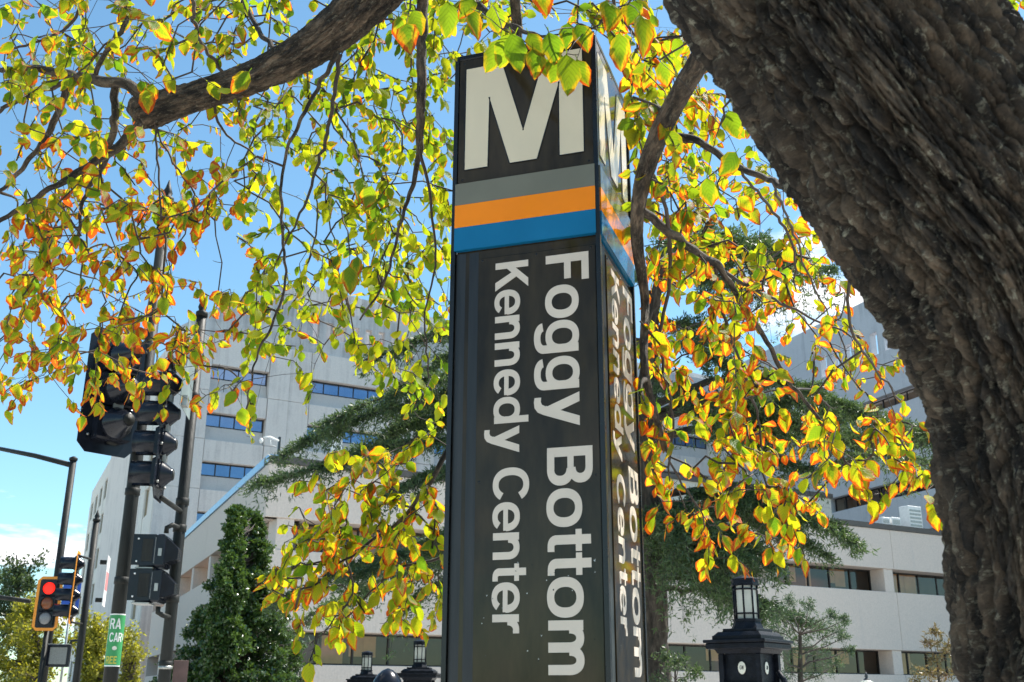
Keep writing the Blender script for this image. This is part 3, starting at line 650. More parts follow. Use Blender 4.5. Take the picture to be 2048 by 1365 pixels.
# core body, plinth and cap (the four faces are fixed to it)
FP = Frame(PC, EXL, EYI)                                              # x right (0 at near right edge), y inward, z from the pavement
h = lambda z: z - 0.12
MB(FP).box(-W + .012, -.012, .012, W - .012, 0, h(4.19)).build('core', M['pyl'], pyl)
MB(FP).bbox(-W - .05, .05, -.05, W + .05, 0, .12, .01).build('plinth', M['pyltrim'], pyl)
MB(FP).bbox(-W - .003, .003, -.003, W + .003, h(4.19), h(4.215), .004).build('top_cap', M['pyltrim'], pyl)
for cx, cy in ((0, 0), (-W, 0), (0, W), (-W, W)):
    MB(FP).bbox(cx - .009, cx + .009, cy - .009, cy + .009, .12, h(4.19), .003).build('corner_trim', M['pyltrim'], pyl)
def pylon_face(F, first):
    """F: x to the right along the face (0 at its right edge, -W at left), y inward"""
    out = -F.ey
    MB(F).bbox(-W + .011, -.011, -.002, .011, h(3.60), h(4.188), .002).build('upper_panel', M['pyl'], pyl)
    # M, sunk a little behind a thin dark lip
    Mo = [(-.56, 4.14), (-.40, 4.14), (-.305, 3.80), (-.21, 4.14), (-.05, 4.14), (-.05, 3.66), (-.15, 3.66), (-.15, 4.00), (-.247, 3.66), (-.362, 3.66), (-.455, 3.985), (-.46, 3.66), (-.56, 3.66)]
    pts = [tuple(F.pt(a, -.0045, h(z))) for a, z in Mo] + [tuple(F.pt(a, -.002, h(z))) for a, z in Mo]
    # triangulated by hand: left stem, left diagonal, right diagonal, right stem
    mm = MB(F); tri = [(0, 1, 10), (0, 10, 11, 12), (1, 2, 10), (10, 2, 9), (9, 2, 8), (2, 3, 7), (2, 7, 8), (3, 4, 7), (7, 4, 5, 6)]
    n = len(Mo); mm.add(pts, [t[::-1] for t in tri] + [(i, (i + 1) % n, (i + 1) % n + n, i + n) for i in range(n)], False, True)
    mm.build('metro_letter', M['mcream'], pyl)
    lip = MB(F)
    for i in range(n):
        a, b = Mo[i], Mo[(i + 1) % n]; d = norm((b[0] - a[0], b[1] - a[1])); q = (-d[1] * .004, d[0] * .004)
        lip.add([(a[0], -.0052, h(a[1])), (b[0], -.0052, h(b[1])), (b[0] + q[0], -.0052, h(b[1] + q[1])), (a[0] + q[0], -.0052, h(a[1] + q[1]))], [(0, 1, 2, 3)])
    lip.build('letter_lip', M['pyltrim'], pyl)
    for (z0, z1, mt) in ((3.497, 3.594, 's_grey'), (3.3965, 3.4965, 's_orange'), (3.296, 3.396, 's_blue')):
        MB(F).box(-W + .006, -.006, -.014, .01, h(z0), h(z1)).build('line_band', M[mt], pyl)
    MB(F).bbox(-W + .011, -.011, .004, .011, .12, h(3.288), .001).build('lower_panel', M['pyl'], pyl)
    # shallow hollow extrusion at the left of the text panel
    g = MB(F); xs = [-W + .012, -W + .03, -W + .055, -W + .08, -W + .1, -W + .108]; ys = [.003, .0008, .0045, .0035, .0008, .002]
    p = [(a, b, h(3.284)) for a, b in zip(xs, ys)] + [(a, b, .121) for a, b in zip(xs, ys)]
    g.add(p, [(i, i + 1, i + 7, i + 6) for i in range(5)], True); g.build('side_extrusion', M['pylgut'], pyl)
    MB(F).bbox(-.4925, -.014, -.0035, .004, .14, h(3.252), .002).build('text_panel', M['pyl'], pyl)
    up = F.ex; rd = np.array([0, 0, -1.0])                                # letters read downwards
    def line(words, a_base, cap):
        for t, z0, z1 in words:
            mb = MB(F); lettering(mb, t, F.pt(-a_base, -.0036, h(z0)), rd, up, out, z0 - z1, cap); mb.build('lettering', M['letter'], pyl)
    line([('Foggy', 3.226, 2.552), ('Bottom', 2.460, 1.656), ('-', 1.637, 1.557)], .212, .172)
    line([('Kennedy', 3.222, 2.464), ('Center', 2.397, 1.812)], .420, .136)
    for a_, z_ in ((-.03, 3.24), (-.25, 3.24), (-.475, 3.24), (-.03, 2.35), (-.478, 2.35), (-.03, 1.45), (-.478, 1.45), (-.03, 4.17), (-.57, 4.17), (-.03, 3.615), (-.57, 3.615), (-.3, 4.17)):
        MB(F).lathe((a_, (-.0035 if z_ < 3.3 else -.002), h(z_)), (0, -1, 0), [(0, .0045), (.001, .0045), (.0018, .003)], 10).build('screw', M['pyltrim'], pyl)
    r2 = np.random.default_rng(5 if first else 9)
    for i in range(26 if first else 8):                                 # knocks and scrapes on the lower half
        a, z = -r2.uniform(.02, .47), r2.choice([1.9, 1.78, 1.98, 2.02]) + r2.normal() * .035
        s1, s2 = r2.uniform(.0012, .005), r2.uniform(.0008, .0025); an_ = r2.uniform(0, 3.1)
        q = [(a + math.cos(an_ + t) * (s1 if k % 2 == 0 else s2), -.0062, h(z) + math.sin(an_ + t) * (s1 if k % 2 == 0 else s2)) for k, t in enumerate((0, 1.2, 1.9, 3.2, 4.4, 5.2))]
        MB(F).add(q, [tuple(range(6))]).build('scuff', M['scuff'] if r2.random() < .7 else M['pyltrim'], pyl)
pylon_face(FP, True)
pylon_face(Frame(FP.pt(0, W, 0), EYI, -EXL), False)
pylon_face(Frame(FP.pt(-W, W, 0), -EXL, -EYI), False)
pylon_face(Frame(FP.pt(-W, 0, 0), -EYI, EXL), False)

# ------------------------------------------------------------------ street poles, signals and signs on the left
def up_to(px, py, d):                                                  # foot of a vertical post through a photo pixel
    p = P(px, py, d); return np.array([p[0], p[1], 0.0]), p[2]
def signal_head(root, o, face, n, pitch, width, plate, cones=True, border=None, lens=None, visor=.26, pw=.12, body=.20, cl=1.0):
    """o: centre of the top section's lens plane; face: unit vector the lenses look along"""
    f = norm(face); side = norm(np.cross((0, 0, 1), f)); F = Frame(o, side, -f)     # x sideways, y back, z up
    hw = width / 2; top, bot = pitch / 2 + pw, -(n - .5) * pitch - pw
    if plate:
        def rounded(a, t, b_, c=.09): return [(-a + c, t), (-a, t - c), (-a, b_ + c), (-a + c, b_), (a - c, b_), (a, b_ + c), (a, t - c), (a - c, t)]
        MB(F).prism(rounded(hw + pw, top, bot), .055, .062).build('backplate', M['signalblack'], root)
        if border:
            o8, i8 = rounded(hw + pw + .002, top + .002, bot - .002), rounded(hw + pw - .06, top - .06, bot + .06, .03)
            pts = [(x, .052, z) for x, z in o8] + [(x, .052, z) for x, z in i8] + [(x, .066, z) for x, z in o8] + [(x, .066, z) for x, z in i8]
            MB(F).add(pts, [(i, (i + 1) % 8, 8 + (i + 1) % 8, 8 + i) for i in range(8)] + [(16 + i, 24 + i, 24 + (i + 1) % 8, 16 + (i + 1) % 8) for i in range(8)]
                      + [(i, 16 + i, 16 + (i + 1) % 8, (i + 1) % 8) for i in range(8)], False).build('reflective_border', border, root)
        for sx_ in (-1, 1):
            for k in range(4):
                MB(F).lathe((sx_ * (hw + .03), .07, top - pw - .05 - k * (top - bot - 2 * pw - .1) / 3), (0, 1, 0), [(-.0, .012), (.02, .012)], 8).build('bolt', M['steel'], root)
    for k in range(n):
        z = -k * pitch
        sec = MB(F).bbox(-hw, hw, .005, body, z - pitch / 2 + .006, z + pitch / 2 - .006, .02).build('housing', M['signalblack'], root)
        lm = lens[k] if lens else M['grey_lens']
        MB(F).lathe((0, .004, z), (0, -1, 0), [(-.01, .13 * width / .34), (.0, .13 * width / .34), (.012, .1 * width / .34), (.02, .04)], 20).build('lens', lm, root)
        # tunnel visor, open at the bottom
        r = .145 * width / .34; seg = 18; p, fc = [], []
        for y, L_ in ((0.0, 1), (-visor, 0)):
            for rr in (r, r - .008):
                for i in range(seg + 1):
                    a = math.radians(-52 + 284 * i / seg)
                    p.append((rr * math.cos(a), y if L_ or True else y, z + rr * math.sin(a)))
        s1 = seg + 1
        for i in range(seg):
            fc += [(i, i + 1, 2 * s1 + i + 1, 2 * s1 + i), (s1 + i, 3 * s1 + i, 3 * s1 + i + 1, s1 + i + 1), (2 * s1 + i, 2 * s1 + i + 1, 3 * s1 + i + 1, 3 * s1 + i)]
        MB(F).add(p, fc, True).build('visor', M['signalblack'], root)
        if cones:
            MB(F).lathe((0, body - .01, z), (0, 1, 0), [(0, hw * .92), (.06 * cl, hw * .86), (.24 * cl, hw * .40), (.27 * cl, hw * .38), (.275 * cl, hw * .33)], 20).build('rear_cone', M['signalblack'], root)
            MB(F).lathe((0, body - .013 + .275 * cl, z), (0, 1, 0), [(0, hw * .31), (.008, hw * .31)], 20).build('cone_cap', M['pole'], root)
        if k < n - 1 and cones:
            MB(F).box(-.05, .05, body, body + .025, z - pitch / 2 - .09, z - pitch / 2 + .09).build('strap', M['steel'], root)
    return F

def pole_thing(name, foot, ztop, r, label, cat='pole', finial=True, rings=(), base=True, mat='pole'):
    t = empty(name, foot + np.array([0, 0, .12]), label, cat)
    z0 = .12
    MB().lathe((foot[0], foot[1], 0), (0, 0, 1), [(z0, r * 1.08), (ztop * .5, r * 1.0), (ztop, r * .92)], 24).build('shaft', M[mat], t)
    if base: MB().lathe((foot[0], foot[1], 0), (0, 0, 1), [(z0, r * 2.1), (z0 + .1, r * 2.1), (z0 + .16, r * 1.6), (z0 + .6, r * 1.5), (z0 + .68, r * 1.1)], 24).build('base', M[mat], t)
    for z in rings: MB().lathe((foot[0], foot[1], 0), (0, 0, 1), [(z, r * 1.0), (z + .005, r * 1.14), (z + .07, r * 1.14), (z + .075, r * 1.0)], 24).build('clamp', M[mat], t)
    if finial: MB().lathe((foot[0], foot[1], 0), (0, 0, 1), [(ztop, r * 1.1), (ztop + .05, r * 1.1), (ztop + .07, r * .6), (ztop + .11, r * .8), (ztop + .17, r * .5), (ztop + .27, .006)], 16).build('finial', M[mat], t)
    return t

# thick pole
fA, _ = up_to(281, 850, 11.0); zA = P(322, 360, 11.3)[2]
poleA = pole_thing('signal_pole', fA, zA, .066, 'thick dark signal pole at left carrying a green car sign', 'pole', True, (P(262, 1000, 11)[2], P(245, 1180, 11)[2], P(275, 890, 11)[2]))
dA = 10.9
sgA = empty('traffic_signal', (*fA[:2], P(225, 800, 11)[2]), 'black signal seen from behind with cone backs on broad backplate', 'traffic signal')
fdir = norm((-.74, .67, 0))
oA = P(228, 722, 10.75)
signal_head(sgA, oA, fdir, 3, .345, .36, True, True, pw=.12)
for zz in (P(262, 905, 10.9)[2], P(285, 690, 10.9)[2]):
    MB().tube([np.array([oA[0], oA[1], zz]) - fdir * .1, np.array([fA[0], fA[1], zz])], .028, 10).build('bracket', M['pole'], sgA)
# green wrap-around sign with its print, bent to the pole
def bend(root, name, quads, z_of, mat, rad):
    """quads: polygons given as (arc, height) lists, wrapped on a cylinder round the pole"""
    mb = MB()
    for q in quads:
        pts = []
        for a, z in q:
            w = a / .066 + math.radians(210)
            pts.append((fA[0] + rad * math.cos(w), fA[1] + rad * math.sin(w), z))
        mb.add(pts, [tuple(range(len(pts)))], False, True)
    return mb.build(name, mat, root)
gs = empty('car_sign', (*fA[:2], P(234, 1285, 11)[2]), 'green wrapped sign with white RA CAR letters and a car picture', 'sign')
z1, z0 = P(237, 1236, 10.9)[2], P(229, 1337, 10.9)[2]
hh = z1 - z0
def strip(a0, a1, zz0, zz1, n=14): return [[(a0 + (a1 - a0) * i / n, zz0), (a0 + (a1 - a0) * (i + 1) / n, zz0), (a0 + (a1 - a0) * (i + 1) / n, zz1), (a0 + (a1 - a0) * i / n, zz1)] for i in range(n)]
bend(gs, 'border', strip(0, .22, z0, z1), None, M['white'], .0730)
bend(gs, 'plate', strip(.008, .212, z0 + .012, z1 - .012), None, M['green'], .0742)
def sign_text(txt, a0, a1, zb, cap, mat):
    sx = (a1 - a0) / word_width(txt); pen = 0; qs = []
    for ch in txt:
        for pc in GL[ch][1]:
            if pc[0] == 'poly': qs.append([(a0 + (pen + q[0]) * sx, zb + q[1] * cap) for q in pc[1]])
            else:
                o_, i_ = pc[1], pc[2]
                for k in range(len(o_) - 1):
                    qs.append([(a0 + (pen + q[0]) * sx, zb + q[1] * cap) for q in (o_[k], o_[k + 1], i_[k + 1], i_[k])])
        pen += GL[ch][0]
    for j, q in enumerate(qs):
        pass
    bend(gs, 'lettering', qs, None, mat, .0756)
sign_text('RA', .032, .125, z1 - .145, .10, M['white'])
sign_text('CAR', .04, .15, z1 - .265, .085, M['white'])
sign_text('REE', .032, .125, z0 + .025, .07, M['yellowprint'])
cz = z0 + .12
bend(gs, 'car_picture', [[(.03, cz + .05), (.2, cz + .05), (.2, cz + .12), (.03, cz + .12)], [(.075, cz + .12), (.2, cz + .12), (.2, cz + .21), (.12, cz + .21)]], None, M['darkgreen'], .0752)
bend(gs, 'car_window', [[(.125, cz + .125), (.17, cz + .125), (.17, cz + .185), (.145, cz + .185)]], None, M['disc'], .0760)
bend(gs, 'car_wheel', [[(.095 + .02 * math.cos(t * .785), cz + .05 + .02 * math.sin(t * .785)) for t in range(8)]], None, M['disc'], .0762)
# edge-on sign at the left of the thick pole
es = empty('edge_on_sign', P(210, 1165, 10.9), 'narrow white and red sign edge-on at left of thick pole', 'sign')
FEs = yaw_frame(P(212, 1165, 10.85), math.radians(106))
MB(FEs).bbox(-.15, .15, -.004, .004, -.24, .26, .002).build('plate', M['white'], es)
MB(FEs).box(-.12, .12, -.0065, -.0045, -.08, .1).build('print', M['pinkprint'], es)
MB(FEs).box(-.03, .03, .005, .08, .18, .22).build('bracket', M['pole'], es); MB(FEs).box(-.03, .03, .005, .08, -.2, -.16).build('bracket', M['pole'], es)

# second pole with side-on signal, pedestrian signals and sign backs
fB, zB = up_to(407, 600, 10.4); fB, _ = up_to(352, 1130, 10.4)
zB = P(408, 590, 10.6)[2]
poleB = pole_thing('signal_pole', fB, zB, .057, 'slim dark pole with pointed finial beside the thick one', 'pole', True, tuple(P(x_, y_, 10.4)[2] for x_, y_ in ((352, 1005), (360, 1062), (340, 1208), (395, 770), (330, 1340))))
sgB = empty('traffic_signal', P(320, 870, 10.2), 'black four-section signal seen side-on between the two dark poles', 'traffic signal')
oB = P(327, 769, 10.15); fdB = norm((-1, -.12, 0))
FBs = signal_head(sgB, oB, fdB, 4, .292, .29, True, True, visor=.20, pw=.10, body=.075, cl=.42)
for zz in (oB[2] - 3.75 * .292, oB[2] + .25):
    MB().tube([np.array([oB[0], oB[1], zz]) - fdB * .1, np.array([fB[0], fB[1], zz])], .025, 10).build('bracket', M['pole'], sgB)
sgC = empty('pedestrian_signal', P(300, 1140, 10.2), 'pair of black pedestrian signal boxes side-on on the slim pole', 'pedestrian signal')
oC = P(318, 1105, 10.2); FCs = Frame(oC, .82 * vec((0.1, -.99, 0)), .82 * vec((.99, .1, 0)), (0, 0, .88))
for k in range(2):
    z = -.37 * k
    MB(FCs).bbox(-.2, .2, .0, .1, z - .175, z + .175, .02).build('housing', M['signalblack'], sgC)
    MB(FCs).prism([(-.2, z - .14), (.2, z - .14), (.2, z + .14), (-.2, z + .14)], -.012, -.002).build('lens', M['grey_lens'], sgC)
    v_ = MB(FCs); v_.box(-.2, -.192, -.26, -.005, z - .16, z + .17).box(.192, .2, -.26, -.005, z - .16, z + .17).box(-.19, .19, -.26, -.005, z + .162, z + .17)
    v_.build('visor', M['signalblack'], sgC)
    MB(FCs).add([(-.15, .1, z - .13), (.15, .1, z - .13), (.15, .1, z + .15), (-.15, .1, z + .15), (-.1, .24, z - .08), (.1, .24, z - .08), (.1, .24, z + .03), (-.1, .24, z + .03)],
                [(4, 5, 6, 7), (0, 1, 5, 4), (1, 2, 6, 5), (2, 3, 7, 6), (3, 0, 4, 7)]).build('rear_cover', M['signalblack'], sgC)
    MB(FCs).box(-.16, .16, -.22, -.02, z - .19, z - .178).build('tray', M['steel'], sgC)
    MB(FCs).box(.2005, .206, -.15, -.03, z - .12, z + .12).build('side_plate', M['pole'], sgC)
    MB(FCs).box(.2, .212, .035, .075, z - .06, z + .02).build('latch', M['steel'], sgC)
    for by, bz in ((-.2, .12), (-.2, -.12)): MB(FCs).lathe((.2, by, z + bz), (1, 0, 0), [(0, .011), (.01, .011)], 8).build('bolt', M['white'], sgC)
for zz in (.25, -.62):
    MB().tube([FCs.pt(0, .06, zz - .04 * np.sign(zz)), FCs.pt(0, .06, zz + .02 * np.sign(zz)), FCs.pt(0, .12, zz + .05 * np.sign(zz)), np.array([fB[0], fB[1], oC[2] + .88 * zz + .05 * np.sign(zz)])], .024, 10).build('bracket', M['pole'], sgC)
# flat sign seen from its edge, high on the slim pole
sb = empty('sign_back', P(378, 740, 10.3), 'grey sign plate seen nearly edge-on near top of slim pole', 'sign')
FSb = yaw_frame(P(378, 742, 10.3), math.radians(98))
MB(FSb).bbox(-.30, .30, -.003, .003, -.42, .44, .002).build('plate', M['signback'], sb)
for zz in (.12, -.36): MB(FSb).box(-.24, -.14, -.05, -.004, zz - .05, zz + .05).build('bracket', M['steel'], sb)
bs = empty('brown_sign', P(358, 1350, 10.2), 'dull brown sign plate at bottom of the slim pole', 'sign')
FBr = yaw_frame(P(359, 1362, 10.25), math.radians(20))
MB(FBr).bbox(-.07, .07, -.003, .003, -.2, .19, .002).build('plate', M['brownsign'], bs)
MB().lathe((fB[0], fB[1], P(330, 1340, 10.3)[2]), (0, 0, 1), [(0, .066), (.03, .066)], 20).build('strap', M['steel'], bs)

# far corner: mast-arm pole, small signal pole, red signal, blue sign
fD, _ = up_to(122, 1100, 25.0); zD = P(150, 920, 25.6)[2]
mast = pole_thing('mast_arm_pole', fD, zD, .085, 'tall far pole with long arm reaching left against the sky', 'pole', False)
MB().tube([(fD[0], fD[1], zD - .12), P(70, 912, 26.2), P(-60, 886, 27.5)], [.07, .06, .045], 12).build('arm', M['pole'], mast)
MB().lathe((fD[0], fD[1], zD), (0, 0, 1), [(0, .1), (.06, .1), (.1, .03)], 14).build('cap', M['pole'], mast)
fE_, _ = up_to(178, 1160, 24.0); zE = P(190, 1040, 24.2)[2]
poleE = pole_thing('signal_pole', fE_, zE, .075, 'short far pole with pointed finial right of the orange-rimmed signals', 'pole', True)
sgR = empty('traffic_signal', P(92, 1205, 23.8), 'orange-bordered signal showing a red light at lower left', 'traffic signal')
oR = P(98, 1177, 23.6)
signal_head(sgR, oR, norm((.12, -.99, 0)), 3, .325, .34, True, False, M['orange'], [M['red_on'], M['amber'], M['grey_lens']], visor=.02, pw=.10)
MB().tube([P(60, 1203, 23.7), P(-80, 1184, 24.2)], .05, 10).build('arm', M['pole'], sgR)
MB().tube([np.array([oR[0], oR[1] + .2, oR[2] - .9]), np.array([oR[0], oR[1] + .2, .12])], .055, 12).build('post', M['pole'], sgR)
MB().lathe((oR[0], oR[1] + .2, .12), (0, 0, 1), [(0, .14), (.12, .14), (.2, .07)], 14).build('base', M['pole'], sgR)
sgL = empty('traffic_signal', P(145, 1180, 23.5), 'side-on four-section signal right of the red light', 'traffic signal')
oL = P(150, 1128, 23.4)
signal_head(sgL, oL, norm((-.97, -.25, 0)), 4, .34, .34, True, True, M['orange'], visor=.3, pw=.10, body=.08, cl=.45)
for zz in (.18, -1.25): MB().tube([np.array([oL[0] + .06, oL[1], oL[2] + zz]), np.array([fE_[0], fE_[1], oL[2] + zz])], .025, 8).build('bracket', M['pole'], sgL)
bl = empty('blue_sign', P(143, 1190, 26), 'blue street sign with white letters behind the side-on signal', 'sign')
FBl = yaw_frame(P(143, 1190, 25.6), math.radians(-8))
MB(FBl).bbox(-.24, .22, -.004, .004, -.33, .33, .002).build('plate', M['blue'], bl)
lt = MB(FBl); lettering(lt, 'JCR', FBl.pt(-.17, -.005, .06), FBl.ex, FBl.ez, -FBl.ey, .2, .075); lt.build('lettering', M['white'], bl)
MB().tube([FBl.pt(0, .03, .3), FBl.pt(0, .03, -P(143, 1190, 25.6)[2] + .12)], .03, 8).build('post', M['steel'], bl)
pf = empty('pedestrian_signal', P(118, 1310, 23.8), 'far black pedestrian signal low on the short far pole', 'pedestrian signal')
oP = P(118, 1312, 23.6); FPp = yaw_frame(oP, math.radians(12))
MB(FPp).bbox(-.26, .22, 0, .16, -.24, .24, .02).build('housing', M['signalblack'], pf)
MB(FPp).box(-.2, .16, -.02, -.002, -.18, .18).build('lens', M['grey_lens'], pf)
MB(FPp).box(-.27, .23, -.2, -.003, .241, .25).build('visor', M['steel'], pf)
MB().tube([FPp.pt(.2, .08, .25), FPp.pt(.2, .08, .33), np.array([fE_[0], fE_[1], oP[2] + .33])], .025, 8).build('bracket', M['pole'], pf)

# ------------------------------------------------------------------ lantern gate pillars
def gate_pillar(base, yaw, k_=.72, label='', group='lantern gate pillars'):
    t = empty('gate_pillar', base, label, 'gate pillar', group)
    def sq(a): return Frame(base, k_ * vec((math.cos(a), math.sin(a), 0)), k_ * vec((-math.sin(a), math.cos(a), 0)))
    F = sq(yaw)
    I = M['ironwork']
    # heights above pavement
    MB(F).bbox(-.36, .36, -.36, .36, 0, .25, .02).bbox(-.32, .32, -.32, .32, .25, .40, .02).build('plinth', I, t)
    for sx_ in (-1, 1):
        for sy_ in (-1, 1): MB(F).bbox(sx_ * .275 - .035, sx_ * .275 + .035, sy_ * .275 - .035, sy_ * .275 + .035, .40, 1.96, .008).build('corner_post', I, t)
    MB(F).box(-.24, .24, -.24, .24, 1.70, 1.96).build('frieze_box', I, t)
    for k in range(4):
        G_ = sq(yaw + k * math.pi / 2)
        fr = MB(G_); fr.box(-.24, .24, -.285, -.255, 1.665, 1.70).box(-.24, .24, -.29, -.25, 1.56, 1.575).box(-.24, .24, -.29, -.25, .42, .47)
        fr.build('rail', I, t)
        for i in range(5):
            rg = MB(G_); R_, r_ = .042, .008
            pts, fcs = [], []
            for a in range(14):
                for b in range(6):
                    A_, B_ = a * 2 * math.pi / 14, b * 2 * math.pi / 6
                    pts.append((-.192 + .096 * i + (R_ + r_ * math.cos(B_)) * math.cos(A_), -.27 + r_ * math.sin(B_), 1.62 + (R_ + r_ * math.cos(B_)) * math.sin(A_)))
                    fcs.append((a * 6 + b, ((a + 1) % 14) * 6 + b, ((a + 1) % 14) * 6 + (b + 1) % 6, a * 6 + (b + 1) % 6))
            rg.add(pts, fcs, True).build('ring', I, t)
        for i in range(5):
            MB(G_).bbox(-.192 + .096 * i - .012, -.192 + .096 * i + .012, -.282, -.258, .47, 1.56, .003).build('baluster', I, t)
        md = MB(G_).lathe((0, -.24, 1.83), (0, -1, 0), [(0, .058), (.008, .058), (.01, .052)], 24).build('medallion', M['disc'], t)
        lt_ = MB(G_); lettering(lt_, 'GW', G_.pt(-.03, -.2505, 1.815), G_.ex, G_.ez, -G_.ey, .06, .035, .0006); lt_.build('lettering', M['ironwork'], md)
        rm = MB(G_); rm.lathe((0, -.2405, 1.83), (0, -1, 0), [(0, .066), (.006, .066), (.0062, .059), (0.0, .059)], 24); rm.build('medallion_rim', M['ironwork'], md)
    MB(F).frustum(0, 0, 1.96, 2.0, .315, .315, .345, .345).bbox(-.43, .43, -.43, .43, 2.0, 2.055, .008).bbox(-.455, .455, -.455, .455, 2.056, 2.085, .006).build('cornice', I, t)
    MB(F).bbox(-.36, .36, -.36, .36, 2.086, 2.125, .006).frustum(0, 0, 2.126, 2.16, .345, .345, .30, .30).bbox(-.25, .25, -.25, .25, 2.161, 2.19, .006).build('stepped_cap', I, t)
    o8 = base; ph = math.radians(22.5)
    MB().lathe(o8, (0, 0, 1), [(2.19, .158), (2.21, .148), (2.25, .130), (2.262, .128), (2.263, .14), (2.283, .14), (2.284, .13)], 8, False, ph).build('neck', I, t)
    MB().lathe(o8, (0, 0, 1), [(2.285, .106), (2.595, .106)], 8, False, ph).build('lamp_glass', M['milk'], t)
    cg = MB()
    for i in range(8):
        a = ph + i * math.pi / 4; ca, sa = math.cos(a), math.sin(a)
        # lathe's own tangent frame keeps glass and bars in step
        ax = norm((0, 0, 1)); tt = norm(np.cross(ax, (1, 0, 0.0))); bb = np.cross(ax, tt)
        q = vec(o8) + (tt * ca + bb * sa) * .115
        cg.tube([q + np.array([0, 0, 2.28]), q + np.array([0, 0, 2.605])], .0095, 6)
    for z in (2.325, 2.555):
        cg.lathe(o8, (0, 0, 1), [(z, .117), (z + .004, .121), (z + .012, .121), (z + .016, .117), (z + .008, .111)], 8, False, ph)
    cg.build('cage', I, t)
    MB().lathe(o8, (0, 0, 1), [(2.596, .13), (2.597, .139), (2.615, .139), (2.617, .13), (2.648, .127), (2.65, .136), (2.662, .136), (2.69, .06), (2.70, .0)], 8, False, ph).build('lamp_roof', I, t)
    return t
def pillar_base(px, py, d, ztop=2.70):
    p = P(px, py, d); return np.array([p[0], p[1], p[2] - ztop])
pb = pillar_base(1488, 1151, 10.35)
pil1 = gate_pillar(pb, math.radians(-38), .70, 'largest black iron pillar with lantern and ivory medallions, right of the station pylon')
# scroll brace at its right
sb_ = [pb + vec(q) * np.array([.72, .72, 1]) for q in ((.30, -.28, 1.80), (.36, -.32, 1.72), (.40, -.34, 1.60), (.48, -.38, 1.50), (.58, -.42, 1.50), (.64, -.45, 1.44), (.66, -.46, 1.2), (.68, -.47, .0))]
MB().tube(sb_, [.02, .028, .03, .03, .028, .028, .028, .03], 10).build('scroll_brace', M['ironwork'], pil1)
for (px, py, d, yw, lb) in ((841, 1279, 20.0, -4, 'middle-sized black lantern pillar just left of the station pylon'), (735, 1302, 24.0, -4, 'smallest and leftmost black lantern pillar beyond the bronze dome')):
    b2 = pillar_base(px, py, d)
    gate_pillar(b2, math.radians(yw), .84, lb)
dm = P(776, 1337, 8.6); dfoot = np.array([dm[0], dm[1], .12])
dome = empty('domed_post', dfoot, 'dark glossy bronze dome top showing at the bottom edge left of the station pylon', 'post')
MB().lathe((dm[0], dm[1], dm[2] - .30), (0, 0, 1), [(0, .125), (.1, .132), (.16, .128), (.215, .108), (.255, .078), (.285, .042), (.30, .004)], 28).build('dome', M['signalblack'], dome)
MB().lathe((dm[0], dm[1], .12), (0, 0, 1), [(0, .2), (.2, .2), (.22, .13), (dm[2] - .42 - .12, .12), (dm[2] - .31 - .12, .14)], 24).build('shaft', M['ironwork'], dome)
gl_ = P(1733, 1357, 26); glb = empty('globe_lamp', (gl_[0], gl_[1], .12), 'tiny globe lamp with black finial low beside the right strip window', 'lamp')
MB().lathe(gl_ + np.array([0, 0, -.3]), (0, 0, 1), [(0, .06), (.04, .14), (.12, .2), (.2, .17), (.26, .08)], 18).build('globe', M['milk'], glb)
MB().lathe(gl_ + np.array([0, 0, -.05]), (0, 0, 1), [(0, .09), (.03, .07), (.06, .03), (.1, .045), (.2, .004)], 12).build('finial', M['blackpaint'], glb)
MB().tube([(gl_[0], gl_[1], .12), (gl_[0], gl_[1], gl_[2] - .3)], .05, 10).build('post', M['blackpaint'], glb)

# ------------------------------------------------------------------ the big near tree
tree = empty('elm_tree', P(2128, 1365, 2.02) * np.array([1, 1, 0]), 'large near tree with leaning furrowed trunk at right and backlit autumn leaves', 'tree')

def spline(pts, n):
    pts = np.asarray(pts, float); m = len(pts)
    d = np.r_[0, np.cumsum(np.linalg.norm(np.diff(pts[:, :3], axis=0), axis=1))]
    t = np.linspace(0, d[-1], n); out = np.zeros((n, pts.shape[1]))
    tan = np.zeros_like(pts)
    for i in range(m):
        a, b = max(i - 1, 0), min(i + 1, m - 1); tan[i] = (pts[b] - pts[a]) / max(1e-6, d[b] - d[a])
    for k, q in enumerate(t):
        i = min(max(np.searchsorted(d, q) - 1, 0), m - 2); hgt = d[i + 1] - d[i]; s_ = (q - d[i]) / max(hgt, 1e-6)
        h00 = 2 * s_**3 - 3 * s_**2 + 1; h10 = s_**3 - 2 * s_**2 + s_; h01 = -2 * s_**3 + 3 * s_**2; h11 = s_**3 - s_**2
        out[k] = h00 * pts[i] + h10 * hgt * tan[i] + h01 * pts[i + 1] + h11 * hgt * tan[i + 1]
    return out
